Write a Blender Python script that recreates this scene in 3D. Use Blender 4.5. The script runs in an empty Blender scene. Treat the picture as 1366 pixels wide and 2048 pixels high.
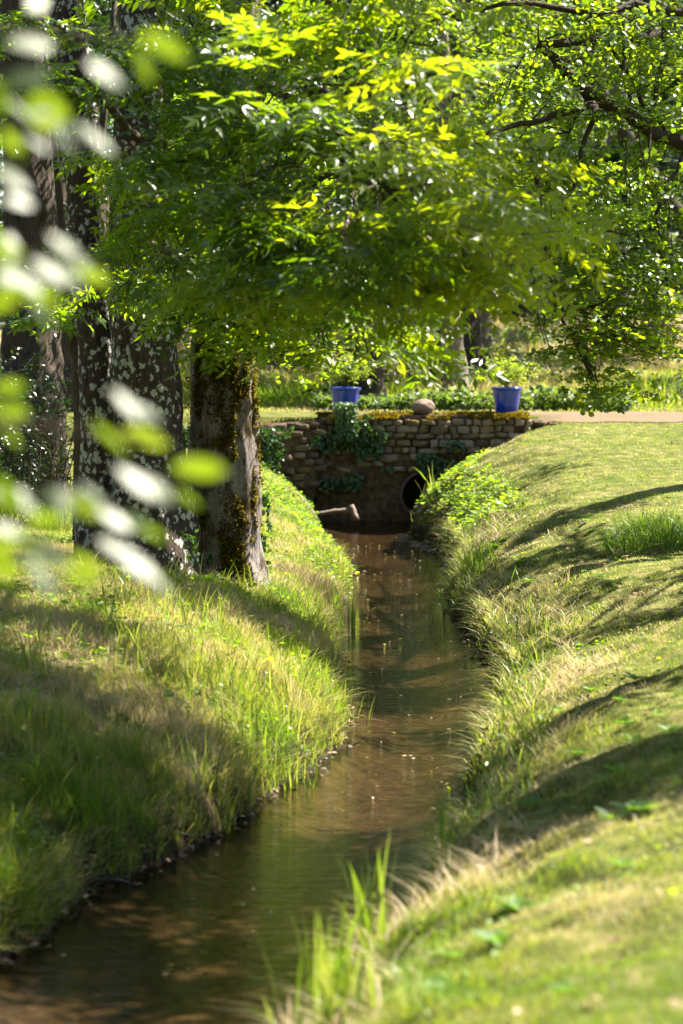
import bpy, math, random
import numpy as np
from math import radians, sin, cos, pi
random.seed(7)
R = np.random.default_rng(11)
scn = bpy.context.scene
C = scn.collection

# ------------------------------------------------------------------ camera
CAMH, FPX, TH = 3.1, 5000.0, math.atan(344/5000)
def P(px, row, d):
    """world point seen at photo pixel (px,row) when it stands d metres down the stream"""
    u, v = (px-683)/FPX, (1024-row)/FPX
    dy = cos(TH)+v*sin(TH); dz = -sin(TH)+v*cos(TH)
    t = d/dy
    return np.array([u*t, d, CAMH+dz*t])
cd = bpy.data.cameras.new('camera'); cam = bpy.data.objects.new('camera', cd); C.objects.link(cam)
cam.location = (0, 0, CAMH); cam.rotation_euler = (pi/2-TH, 0, 0)
cd.sensor_fit = 'HORIZONTAL'; cd.sensor_width = 24; cd.lens = 24*FPX/1366
cd.clip_start = .05; cd.clip_end = 3000
cd.dof.use_dof = True; cd.dof.focus_distance = 25.2; cd.dof.aperture_fstop = 2.2; cd.dof.aperture_blades = 0
scn.camera = cam

# ------------------------------------------------------------------ light
AZ, EL = radians(32), radians(49)
SUN = np.array([cos(EL)*cos(AZ), cos(EL)*sin(AZ), sin(EL)])
ld = bpy.data.lights.new('sun', 'SUN'); ld.energy = 5.0; ld.angle = radians(.5); ld.color = (1, .93, .80)
lo = bpy.data.objects.new('sun', ld); C.objects.link(lo)
from mathutils import Vector
lo.rotation_euler = Vector(SUN).to_track_quat('Z', 'Y').to_euler(); lo.location = (20, 30, 30)
w = bpy.data.worlds.new("World"); scn.world = w; w.use_nodes = True
nt = w.node_tree; bg = nt.nodes['Background']; sk = nt.nodes.new('ShaderNodeTexSky')
sk.sky_type = 'NISHITA'; sk.sun_disc = False; sk.sun_elevation = EL; sk.sun_rotation = pi/2-AZ
nt.links.new(sk.outputs[0], bg.inputs[0]); bg.inputs[1].default_value = .05
scn.view_settings.view_transform = 'Standard'; scn.view_settings.look = 'None'
scn.view_settings.exposure = 2.25; scn.view_settings.gamma = 1
scn.cycles.max_bounces = 8; scn.cycles.transparent_max_bounces = 12
scn.cycles.transmission_bounces = 4; scn.cycles.diffuse_bounces = 2; scn.cycles.glossy_bounces = 3
scn.cycles.caustics_reflective = False; scn.cycles.caustics_refractive = False
scn.cycles.sample_clamp_indirect = 6

# ------------------------------------------------------------------ maths
def nrm(a):
    return a/np.maximum(np.linalg.norm(a, axis=-1, keepdims=True), 1e-9)
_lat = np.random.default_rng(5).random((64, 64))
def vn(x, y):
    x = np.asarray(x, float); y = np.asarray(y, float)
    xi = np.floor(x).astype(int); yi = np.floor(y).astype(int); fx = x-xi; fy = y-yi
    fx = fx*fx*(3-2*fx); fy = fy*fy*(3-2*fy)
    a = _lat[xi % 64, yi % 64]; b = _lat[(xi+1) % 64, yi % 64]; c = _lat[xi % 64, (yi+1) % 64]; d = _lat[(xi+1) % 64, (yi+1) % 64]
    return (a*(1-fx)+b*fx)*(1-fy)+(c*(1-fx)+d*fx)*fy
def fbm(x, y, o=3):
    s = 0; a = 1; t = 0
    for k in range(o):
        s = s+a*vn(x*2**k+17*k, y*2**k+31*k); t += a; a *= .5
    return s/t

# ------------------------------------------------------------------ the lie of the land
ED = np.array([(-12,-7.0,-5.2),(0,-4.9,-2.9),(4,-3.9,-1.75),(8,-2.7,-.62),(11.3,-1.95,.08),(12.7,-1.65,.42),(13.8,-1.42,.60),(14.5,-1.2,.70),(15.2,-.88,.78),(16,-.66,.84),
  (16.85,-.50,.90),(17.8,-.22,.97),(18.9,-.04,1.10),(20.1,.02,1.26),(21.5,-.02,1.38),(23.1,-.07,1.43),(25,-.13,1.40),(27.2,-.13,1.34),(29.8,-.02,1.32),(33,.10,1.53),
  (36.9,-.15,1.48),(38.7,-.3,1.1),(42.1,-.4,1.55),(60,-.28,1.6)])
def edges(y):
    wob = (fbm(y*1.3, y*0+3.3)-.5)*.2+(fbm(y*4.5, y*0+13.3, 2)-.5)*.18
    return np.interp(y, ED[:, 0], ED[:, 1])+wob, np.interp(y, ED[:, 0], ED[:, 2])+(fbm(y*1.1+9, y*0+7.7)-.5)*.2+(fbm(y*4.1, y*0+23.3, 2)-.5)*.18
def height(x, y):
    x = np.asarray(x, float); y = np.asarray(y, float)
    l, r = edges(y)
    GL = np.interp(y, [0, 20, 27, 30, 36, 40, 42.15, 42.45, 44, 46], [1.0, 1.02, .95, .85, .95, 1.35, 1.45, 1.62, 1.72, 1.76])
    GR = np.interp(y, [0, 12, 17, 27, 35, 38, 42, 44, 46], [1.25, 1.15, .92, .95, 1.25, 1.45, 1.6, 1.72, 1.76])
    sl, sr = l-x, x-r
    fl = np.interp(sl*np.interp(y, [26, 30, 36, 40], [1, .6, .6, .9]), [0, .12, .4, 1.0, 2.2, 5], [0, .22, .45, .75, .93, 1])*GL
    fr = np.interp(sr, [0, .1, .45, 1.0, 1.6, 2.3], [0, .32, .55, .78, .93, 1])*GR
    mid = (l+r)/2; hw = (r-l)/2
    q = np.clip(1-((x-mid)/hw)**2, 0, 1)
    bed = -.02-.16*q
    land = np.where(sl > 0, fl, np.where(sr > 0, fr, bed))
    rough = (fbm(x*1.7, y*1.7)-.5)*.14+(fbm(x*4, y*4, 3)-.5)*.16*np.interp(np.maximum(sl, sr), [.0, .3, 1.2, 2], [.3, 1, .8, .1])
    k = np.clip(np.maximum(sl, sr)*2, .15, 1)*np.interp(np.maximum(sl, sr), [1.5, 3], [1, .35])
    land = land+rough*k
    top = 1.76+(fbm(x*.7, y*.7)-.5)*.08
    rise = 8*(1-np.exp(-np.clip(y-75, 0, None)/120))+np.clip(np.abs(x)-25, 0, None)*.03*np.clip((y-20)/40, 0, 1)
    b = np.clip((y-44.05)/.15, 0, 1)
    return land*(1-b)+top*b+rise

# ------------------------------------------------------------------ mesh batches
class Batch:
    def __init__(s): s.v = []; s.l = []; s.t = []; s.a = []; s.m = []; s.n = 0
    def add(s, V, F, tint=.5, mat=0):
        """V (k,3); F list of index tuples"""
        V = np.asarray(V, float)
        s.v.append(V); s.l.append(np.array([i for f in F for i in f], np.int64)+s.n)
        s.t.append(np.array([len(f) for f in F])); s.m.append(np.full(len(F), mat))
        s.a.append(np.full(len(V), tint) if np.isscalar(tint) else np.asarray(tint, float)); s.n += len(V)
    def addn(s, V, F, tint, mat=0):
        """V (N,k,3) copies of one pattern; F its faces; tint (N,)"""
        N, k, _ = V.shape
        if N == 0: return
        fl = np.array([i for f in F for i in f], np.int64); ft = np.array([len(f) for f in F])
        s.l.append((fl[None]+(np.arange(N)*k)[:, None]+s.n).ravel()); s.t.append(np.tile(ft, N))
        s.m.append(np.full(len(ft)*N, mat)); s.v.append(V.reshape(-1, 3))
        s.a.append(np.repeat(np.broadcast_to(tint, (N,)), k)); s.n += N*k
    def build(s, name, mats, parent=None, smooth=True, origin=None):
        me = bpy.data.meshes.new(name)
        V = np.concatenate(s.v); L = np.concatenate(s.l); T = np.concatenate(s.t); A = np.concatenate(s.a); M = np.concatenate(s.m)
        if origin is not None: V = V-np.asarray(origin)
        me.vertices.add(len(V)); me.vertices.foreach_set('co', V.astype(np.float32).ravel())
        me.loops.add(len(L)); me.loops.foreach_set('vertex_index', L.astype(np.int32))
        me.polygons.add(len(T)); st = np.concatenate([[0], np.cumsum(T)[:-1]])
        me.polygons.foreach_set('loop_start', st.astype(np.int32)); me.polygons.foreach_set('loop_total', T.astype(np.int32))
        if not isinstance(mats, (list, tuple)): mats = [mats]
        for m in mats: me.materials.append(m)
        me.polygons.foreach_set('material_index', M.astype(np.int32))
        me.polygons.foreach_set('use_smooth', np.full(len(T), smooth))
        at = me.attributes.new('tint', 'FLOAT', 'POINT'); at.data.foreach_set('value', A.astype(np.float32))
        me.update(calc_edges=True)
        o = bpy.data.objects.new(name, me); C.objects.link(o)
        if parent is not None:
            o.parent = parent
            o.location = (0, 0, 0) if origin is not None else tuple(-np.array(parent.location))
        elif origin is not None: o.location = tuple(origin)
        return o
def tag(o, label, cat, group=None):
    o['label'] = label; o['category'] = cat
    if group: o['group'] = group
    return o
def struct(o): o['kind'] = 'structure'; return o
def stuff(o, label, cat): o['kind'] = 'stuff'; return tag(o, label, cat)
def thing(name, loc, label, cat, group=None):
    o = bpy.data.objects.new(name, None); C.objects.link(o); o.location = tuple(float(q) for q in loc)
    return tag(o, label, cat, group)

# ------------------------------------------------------------------ materials
def newmat(name):
    m = bpy.data.materials.new(name); m.use_nodes = True; m.node_tree.nodes.clear()
    return m, m.node_tree
def N(nt, t, **k):
    n = nt.nodes.new(t)
    for a, b in k.items():
        if a in n.inputs: n.inputs[a].default_value = b
        else: setattr(n, a, b)
    return n
def ramp(nt, src, stops):
    r = nt.nodes.new('ShaderNodeValToRGB'); e = r.color_ramp.elements
    while len(e) < len(stops): e.new(.5)
    for q, (p, c) in zip(e, stops): q.position = p; q.color = (*c, 1)
    nt.links.new(src, r.inputs[0]); return r.outputs[0]
def coords(nt, scale=(1, 1, 1)):
    g = nt.nodes.new('ShaderNodeNewGeometry'); mp = nt.nodes.new('ShaderNodeMapping'); mp.inputs['Scale'].default_value = scale
    nt.links.new(g.outputs['Position'], mp.inputs[0]); return mp.outputs[0]
def noise(nt, scale, detail=4, vec=None, rough=.6):
    n = nt.nodes.new('ShaderNodeTexNoise'); n.inputs['Scale'].default_value = scale; n.inputs['Detail'].default_value = detail; n.inputs['Roughness'].default_value = rough
    nt.links.new(vec if vec is not None else coords(nt), n.inputs['Vector']); return n.outputs['Fac']
def mixc(nt, f, a, b):
    m = nt.nodes.new('ShaderNodeMix'); m.data_type = 'RGBA'
    for s, v in ((0, f), (6, a), (7, b)):
        if isinstance(v, (int, float)): m.inputs[s].default_value = v
        elif isinstance(v, tuple): m.inputs[s].default_value = (*v, 1)
        else: nt.links.new(v, m.inputs[s])
    return m.outputs[2]
def mth(nt, op, a, b=0., clamp=False):
    m = nt.nodes.new('ShaderNodeMath'); m.operation = op; m.use_clamp = clamp
    for s, v in ((0, a), (1, b)):
        if isinstance(v, (int, float)): m.inputs[s].default_value = v
        else: nt.links.new(v, m.inputs[s])
    return m.outputs[0]
def finish(nt, col, rough=.8, bump=None, bs=.5, bd=.02, spec=.4, coat=0):
    p = nt.nodes.new('ShaderNodeBsdfPrincipled'); o = nt.nodes.new('ShaderNodeOutputMaterial')
    if isinstance(col, tuple): p.inputs['Base Color'].default_value = (*col, 1)
    else: nt.links.new(col, p.inputs['Base Color'])
    if isinstance(rough, (int, float)): p.inputs['Roughness'].default_value = rough
    else: nt.links.new(rough, p.inputs['Roughness'])
    p.inputs['Specular IOR Level'].default_value = spec; p.inputs['Coat Weight'].default_value = coat
    if bump is not None:
        b = nt.nodes.new('ShaderNodeBump'); b.inputs['Strength'].default_value = bs; b.inputs['Distance'].default_value = bd
        nt.links.new(bump, b.inputs['Height']); nt.links.new(b.outputs[0], p.inputs['Normal'])
    nt.links.new(p.outputs[0], o.inputs[0]); return p
def leafmat(name, stops, tstops, trans=.45, rough=.38, spec=.5):
    m, nt = newmat(name)
    a = nt.nodes.new('ShaderNodeAttribute'); a.attribute_name = 'tint'
    c = ramp(nt, a.outputs['Fac'], stops); tc = ramp(nt, a.outputs['Fac'], tstops)
    p = nt.nodes.new('ShaderNodeBsdfPrincipled'); nt.links.new(c, p.inputs['Base Color']); p.inputs['Roughness'].default_value = rough; p.inputs['Specular IOR Level'].default_value = spec
    t = nt.nodes.new('ShaderNodeBsdfTranslucent'); nt.links.new(tc, t.inputs[0])
    x = nt.nodes.new('ShaderNodeMixShader'); x.inputs[0].default_value = trans
    o = nt.nodes.new('ShaderNodeOutputMaterial')
    nt.links.new(p.outputs[0], x.inputs[1]); nt.links.new(t.outputs[0], x.inputs[2]); nt.links.new(x.outputs[0], o.inputs[0])
    return m
G3 = lambda a, b, c: [(0, a), (.5, b), (1, c)]
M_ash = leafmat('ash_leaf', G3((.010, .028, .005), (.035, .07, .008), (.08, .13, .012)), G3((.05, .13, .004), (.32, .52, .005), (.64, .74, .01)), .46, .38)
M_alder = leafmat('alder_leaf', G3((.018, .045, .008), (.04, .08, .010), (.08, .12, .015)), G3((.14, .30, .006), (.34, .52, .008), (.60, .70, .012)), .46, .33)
M_near = leafmat('near_leaf', G3((.03, .06, .012), (.05, .085, .014), (.08, .12, .02)), G3((.12, .2, .01), (.22, .32, .012), (.36, .44, .02)), .4, .48, .6)
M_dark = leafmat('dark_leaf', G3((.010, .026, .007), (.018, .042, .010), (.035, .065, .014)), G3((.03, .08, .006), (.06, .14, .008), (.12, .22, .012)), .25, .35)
M_far = leafmat('far_leaf', G3((.035, .075, .02), (.07, .12, .025), (.12, .16, .04)), G3((.12, .24, .02), (.22, .34, .03), (.38, .46, .05)), .4, .5)
M_ivy = leafmat('ivy_leaf', G3((.02, .055, .016), (.04, .09, .02), (.08, .14, .03)), G3((.06, .16, .02), (.12, .26, .02), (.22, .36, .03)), .25, .25)
M_grass = leafmat('grass_blade', [(0, (.07, .115, .012)), (.35, (.22, .26, .035)), (.7, (.42, .36, .12)), (1, (.58, .46, .28))],
                  [(0, (.20, .36, .01)), (.35, (.50, .58, .03)), (.7, (.56, .48, .14)), (1, (.55, .42, .23))], .4, .5, .35)
M_reed = leafmat('reed_blade', G3((.03, .08, .012), (.08, .15, .02), (.24, .24, .07)), G3((.12, .28, .01), (.28, .44, .015), (.52, .52, .08)), .42, .38)
M_moss = leafmat('moss', G3((.03, .03, .006), (.10, .08, .010), (.19, .13, .018)), G3((.1, .1, .01), (.3, .22, .01), (.4, .3, .02)), .3, .8, .1)
M_weed = leafmat('weed_leaf', G3((.06, .14, .015), (.12, .22, .02), (.25, .30, .03)), G3((.2, .42, .012), (.36, .58, .015), (.55, .66, .02)), .45, .45)

def barkmat(name, dark, mid, lich=None, lamt=.55, moss=None, mamt=.5):
    m, nt = newmat(name)
    v = coords(nt, (26, 26, 4.5)); r = noise(nt, 1.0, 6, v, .65)
    v2 = coords(nt, (80, 80, 22)); r2 = noise(nt, 1.0, 3, v2)
    hgt = mth(nt, 'ADD', mth(nt, 'MULTIPLY', r, 1.0), mth(nt, 'MULTIPLY', r2, .35))
    c = ramp(nt, hgt, [(.45, dark), (.62, mid), (.85, tuple(min(1, q*1.5) for q in mid))])
    if lich:
        vo = nt.nodes.new('ShaderNodeTexVoronoi'); vo.inputs['Scale'].default_value = 13; vo.inputs['Randomness'].default_value = 1
        nv = nt.nodes.new('ShaderNodeVectorMath'); nv.operation = 'ADD'
        nn = nt.nodes.new('ShaderNodeTexNoise'); nn.inputs['Scale'].default_value = 25; gq = coords(nt, (1, 1, .85)); nt.links.new(gq, nn.inputs['Vector'])
        sc = nt.nodes.new('ShaderNodeVectorMath'); sc.operation = 'SCALE'; sc.inputs['Scale'].default_value = .10; nt.links.new(nn.outputs['Color'], sc.inputs[0])
        nt.links.new(gq, nv.inputs[0]); nt.links.new(sc.outputs[0], nv.inputs[1]); nt.links.new(nv.outputs[0], vo.inputs['Vector'])
        big = noise(nt, 2.2, 3); fine = noise(nt, 60, 2)
        lim = mth(nt, 'ADD', mth(nt, 'MULTIPLY', big, .55), lamt-.42)
        k = mth(nt, 'MULTIPLY', mth(nt, 'SUBTRACT', lim, mth(nt, 'ADD', vo.outputs['Distance'], mth(nt, 'MULTIPLY', fine, .22))), 9, True)
        k = mth(nt, 'MULTIPLY', k, mth(nt, 'ADD', .45, mth(nt, 'MULTIPLY', r2, .8)), True)
        c = mixc(nt, k, c, lich)
    if moss:
        mm = mth(nt, 'MULTIPLY', mth(nt, 'SUBTRACT', noise(nt, 3.2, 5), 1-mamt), 9, True)
        c = mixc(nt, mm, c, moss)
    finish(nt, c, .9, hgt, 1, .035, .2); return m
M_barkL = barkmat('lichen_bark', (.012, .008, .007), (.065, .046, .038), (.6, .6, .55), .66)
M_barkM = barkmat('mossy_bark', (.010, .007, .006), (.19, .16, .15), (.58, .58, .58), .46, (.07, .045, .008), .5)
M_barkD = barkmat('dark_bark', (.012, .009, .008), (.06, .045, .035))
M_barkB = barkmat('grey_brown_bark', (.05, .04, .032), (.2, .16, .13), (.4, .4, .37), .36)
M_twig = barkmat('twig_bark', (.02, .014, .01), (.07, .05, .035))

# ground
m, nt = newmat('ground_soil'); M_ground = m
big = noise(nt, .5, 4); mid = noise(nt, 5, 6); fin = noise(nt, 60, 4)
c = ramp(nt, mid, [(.3, (.05, .06, .014)), (.5, (.12, .14, .025)), (.62, (.24, .22, .07)), (.75, (.32, .24, .13))])
c = mixc(nt, mth(nt, 'MULTIPLY', fin, .6), c, (.03, .03, .012))
gp = nt.nodes.new('ShaderNodeNewGeometry'); sx = nt.nodes.new('ShaderNodeSeparateXYZ'); nt.links.new(gp.outputs['Position'], sx.inputs[0])
c = mixc(nt, mth(nt, 'MULTIPLY', mth(nt, 'SUBTRACT', .42, sx.outputs[2]), 4, True), c, (.03, .022, .014))
finish(nt, c, .95, fin, .8, .02, .1)
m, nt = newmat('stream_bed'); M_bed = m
v = coords(nt, (9, 5, 5)); f1 = noise(nt, 1.0, 7, v, .7)
vo = nt.nodes.new('ShaderNodeTexVoronoi'); vo.inputs['Scale'].default_value = 16; nt.links.new(coords(nt), vo.inputs['Vector'])
c = ramp(nt, f1, [(.3, (.022, .016, .011)), (.48, (.085, .062, .040)), (.62, (.20, .15, .10)), (.8, (.40, .32, .24))])
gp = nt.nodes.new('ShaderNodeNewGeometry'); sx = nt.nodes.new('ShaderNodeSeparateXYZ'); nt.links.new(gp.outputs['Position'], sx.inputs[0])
mid_shade = mth(nt, 'MULTIPLY', mth(nt, 'SUBTRACT', 6.5, mth(nt, 'ABSOLUTE', mth(nt, 'SUBTRACT', sx.outputs[1], 28.5))), .035)  # thickens dark algae patches mid-stream, painting in shade and dark reflections
mid_shade = mth(nt, 'MAXIMUM', mid_shade, -.03)
c = mixc(nt, mth(nt, 'MULTIPLY', mth(nt, 'ADD', mth(nt, 'SUBTRACT', noise(nt, 1.3, 5, coords(nt, (1, 1.3, 1))), .5), mid_shade), 7, True), c, (.022, .026, .009))
c = mixc(nt, .35, c, ramp(nt, vo.outputs['Color'], [(0, (.08, .05, .03)), (1, (.45, .33, .22))]))
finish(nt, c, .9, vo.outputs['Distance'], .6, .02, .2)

m, nt = newmat('water'); M_water = m
o = nt.nodes.new('ShaderNodeOutputMaterial'); mx = nt.nodes.new('ShaderNodeMixShader'); fr = nt.nodes.new('ShaderNodeFresnel'); fr.inputs[0].default_value = 1.33
tr = nt.nodes.new('ShaderNodeBsdfTransparent'); tr.inputs[0].default_value = (.46, .40, .31, 1)
gl = nt.nodes.new('ShaderNodeBsdfGlossy'); gl.inputs['Roughness'].default_value = .03
b = nt.nodes.new('ShaderNodeBump'); b.inputs['Strength'].default_value = .7; b.inputs['Distance'].default_value = .013
h1 = noise(nt, 1, 3, coords(nt, (3, 13, 1))); h2 = noise(nt, 1, 2, coords(nt, (22, 60, 1)))
nt.links.new(mth(nt, 'ADD', h1, mth(nt, 'MULTIPLY', h2, .16)), b.inputs['Height'])
nt.links.new(b.outputs[0], fr.inputs['Normal']); nt.links.new(b.outputs[0], gl.inputs['Normal'])
nt.links.new(mth(nt, 'MULTIPLY', fr.outputs[0], 1.05, True), mx.inputs[0]); nt.links.new(tr.outputs[0], mx.inputs[1]); nt.links.new(gl.outputs[0], mx.inputs[2]); nt.links.new(mx.outputs[0], o.inputs[0])

m, nt = newmat('gravel'); M_gravel = m
f = noise(nt, 90, 4); g = noise(nt, 3, 4)
finish(nt, mixc(nt, g, ramp(nt, f, [(.3, (.10, .065, .052)), (.7, (.26, .175, .145))]), (.15, .12, .05)), .95, f, .8, .01, .1)
m, nt = newmat('stone'); M_stone = m
a = nt.nodes.new('ShaderNodeAttribute'); a.attribute_name = 'tint'
f = noise(nt, 14, 6); f2 = noise(nt, 2.2, 4)
c = ramp(nt, a.outputs['Fac'], [(0, (.11, .075, .045)), (.5, (.24, .17, .105)), (1, (.42, .34, .25))])
c = mixc(nt, mth(nt, 'MULTIPLY', f, .8), c, (.07, .05, .035))
c = mixc(nt, mth(nt, 'MULTIPLY', mth(nt, 'SUBTRACT', f2, .52), 7, True), c, (.16, .11, .02))
finish(nt, c, .9, f, .9, .03, .2)
m, nt = newmat('mortar_earth'); M_earth = m
f = noise(nt, 9, 6)
finish(nt, ramp(nt, f, [(.3, (.045, .03, .018)), (.6, (.14, .09, .05)), (.8, (.24, .16, .09))]), .95, f, 1, .06, .1)
m, nt = newmat('pipe_concrete'); M_pipe = m
f = noise(nt, 12, 5); finish(nt, ramp(nt, f, [(.3, (.05, .035, .028)), (.7, (.17, .11, .08))]), .9, f, .6, .02)
m, nt = newmat('blue_glaze'); M_pot = m
f = noise(nt, 6, 4); finish(nt, ramp(nt, f, [(.3, (.008, .035, .34)), (.55, (.01, .045, .42)), (.8, (.014, .06, .5))]), .16, f, .1, .004, .6, .5)
m, nt = newmat('potting_soil'); M_soil = m
finish(nt, (.03, .02, .014), .95, noise(nt, 60), .8, .01)
m, nt = newmat('boulder'); M_boul = m
f = noise(nt, 11, 6); finish(nt, ramp(nt, f, [(.3, (.12, .08, .055)), (.6, (.3, .21, .155)), (.8, (.42, .32, .25))]), .9, f, 1, .03)
m, nt = newmat('grey_canvas'); M_canvas = m
wv = nt.nodes.new('ShaderNodeTexWave'); wv.inputs['Scale'].default_value = 3.2; wv.inputs['Distortion'].default_value = .6; nt.links.new(coords(nt, (1, 1, 2)), wv.inputs['Vector'])
finish(nt, ramp(nt, wv.outputs[0], [(.3, (.26, .25, .24)), (.7, (.5, .48, .46))]), .9)
m, nt = newmat('driftwood'); M_drift = m
f = noise(nt, 1, 5, coords(nt, (6, 30, 30))); finish(nt, ramp(nt, f, [(.3, (.05, .035, .025)), (.7, (.24, .18, .13))]), .85, f, .8, .02)
m, nt = newmat('wet_rock'); M_rock = m
f = noise(nt, 8, 5); finish(nt, ramp(nt, f, [(.3, (.012, .01, .008)), (.7, (.05, .04, .03))]), .5, f, .8, .03)

# ------------------------------------------------------------------ ground, water, track
def axis(fine0, fine1, step, far0, far1, g=1.12):
    a = list(np.arange(fine0, fine1, step)); s = step; q = a[-1]
    while q < far1: s *= g; q += s; a.append(q)
    s = step; q = a[0]; pre = []
    while q > far0: s *= g; q -= s; pre.append(q)
    return np.array(pre[::-1]+a)
def grid(xs, ys, zf):
    X, Y = np.meshgrid(xs, ys); Z = zf(X, Y); nx, ny = len(xs), len(ys)
    V = np.stack([X, Y, Z], -1).reshape(-1, 3)
    i = np.arange(ny-1)[:, None]*nx+np.arange(nx-1)[None]
    F = np.stack([i, i+1, i+nx+1, i+nx], -1).reshape(-1, 4)
    return V, F
def gridobj(name, V, F, mats, matidx=None):
    me = bpy.data.meshes.new(name); me.vertices.add(len(V)); me.vertices.foreach_set('co', V.astype(np.float32).ravel())
    me.loops.add(F.size); me.loops.foreach_set('vertex_index', F.astype(np.int32).ravel())
    me.polygons.add(len(F)); me.polygons.foreach_set('loop_start', (np.arange(len(F))*4).astype(np.int32)); me.polygons.foreach_set('loop_total', np.full(len(F), 4, np.int32))
    for q in mats: me.materials.append(q)
    if matidx is not None: me.polygons.foreach_set('material_index', matidx.astype(np.int32))
    me.polygons.foreach_set('use_smooth', np.full(len(F), True)); me.update(calc_edges=True)
    o = bpy.data.objects.new(name, me); C.objects.link(o); return o
xs = axis(-6, 7, .075, -500, 500); ys = axis(4, 50, .1, -60, 900)
V, F = grid(xs, ys, height)
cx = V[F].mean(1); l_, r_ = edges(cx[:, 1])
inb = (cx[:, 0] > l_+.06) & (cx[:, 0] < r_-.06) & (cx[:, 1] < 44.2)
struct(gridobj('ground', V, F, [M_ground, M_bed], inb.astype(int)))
# water: a strip from edge to edge
ysw = np.arange(-12, 44.0, .1); l_, r_ = edges(ysw); t = np.linspace(0, 1, 12)
X = (l_-.12)[:, None]*(1-t)+(r_+.12)[:, None]*t
V = np.stack([X, np.repeat(ysw[:, None], 12, 1), np.zeros_like(X)], -1).reshape(-1, 3)
i = np.arange(len(ysw)-1)[:, None]*12+np.arange(11)[None]; F = np.stack([i, i+1, i+13, i+12], -1).reshape(-1, 4)
struct(gridobj('stream_water', V, F, [M_water]))
# gravel track to the right of the bridge and over it
xt = np.arange(2.9, 16, .15); t = np.linspace(0, 1, 16)
y0 = 44.75-np.interp(xt, [3, 4, 16], [0, 1.3, 1.6])+(fbm(xt*1.1, xt*0)-.5)*.8; y1 = 46.6+(fbm(xt*1.1, xt*0+9)-.5)*.6
Y = y0[None]*(1-t[:, None])+y1[None]*t[:, None]; X = np.repeat(xt[None], 16, 0)
Z = height(X, Y)+.012+.01*np.sin(t*pi)[:, None]
V = np.stack([X, Y, Z], -1).reshape(-1, 3); nx = len(xt)
i = np.arange(15)[:, None]*nx+np.arange(nx-1)[None]; F = np.stack([i, i+1, i+nx+1, i+nx], -1).reshape(-1, 4)
struct(gridobj('gravel_track', V, F, [M_gravel]))
def ontrack(x, y):
    return (x > 3.4) & (y > 44.6-np.interp(x, [3, 4, 16], [0, 1.3, 1.6])) & (y < 46.5)

# ------------------------------------------------------------------ grass
def blades(b, x, y, z, hgt, wid, lean, tint, mat=0, curl=.5, dirs=None, fold=False):
    n = len(x)
    if n == 0: return
    a = R.random(n)*2*pi if dirs is None else dirs
    L = np.stack([np.cos(a), np.sin(a), 0*a], -1)
    fa = R.random(n)*pi; W = np.stack([np.cos(fa), np.sin(fa), 0*fa], -1)
    base = np.stack([x, y, z-.01], -1); up = np.array([0, 0, 1.])
    h = hgt[:, None]; ln = lean[:, None]; w_ = wid[:, None]
    q = lambda t: base+up*h*(t-(ln*curl*.6)*t*t)+L*h*ln*(t**1.7)
    m1, m2, tp = q(.38), q(.74), q(1.0)
    V = np.stack([base-W*w_*.5, base+W*w_*.5, m1+W*w_*.46, m1-W*w_*.46, m2+W*w_*.3, m2-W*w_*.3, tp], 1)
    b.addn(V, [(0, 1, 2, 3), (3, 2, 4, 5), (5, 4, 6)], tint, mat)
def scatter(n, y0, y1, pw=-2.0):
    """y spread so that near ground gets more"""
    u = R.random(n)
    e = pw+2  # density ~ y^pw per area, width ~ y
    if abs(e) < 1e-6: return y0*(y1/y0)**u
    return (y0**e+u*(y1**e-y0**e))**(1/e)
def shadeless(x): return x
HW = .155
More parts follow.
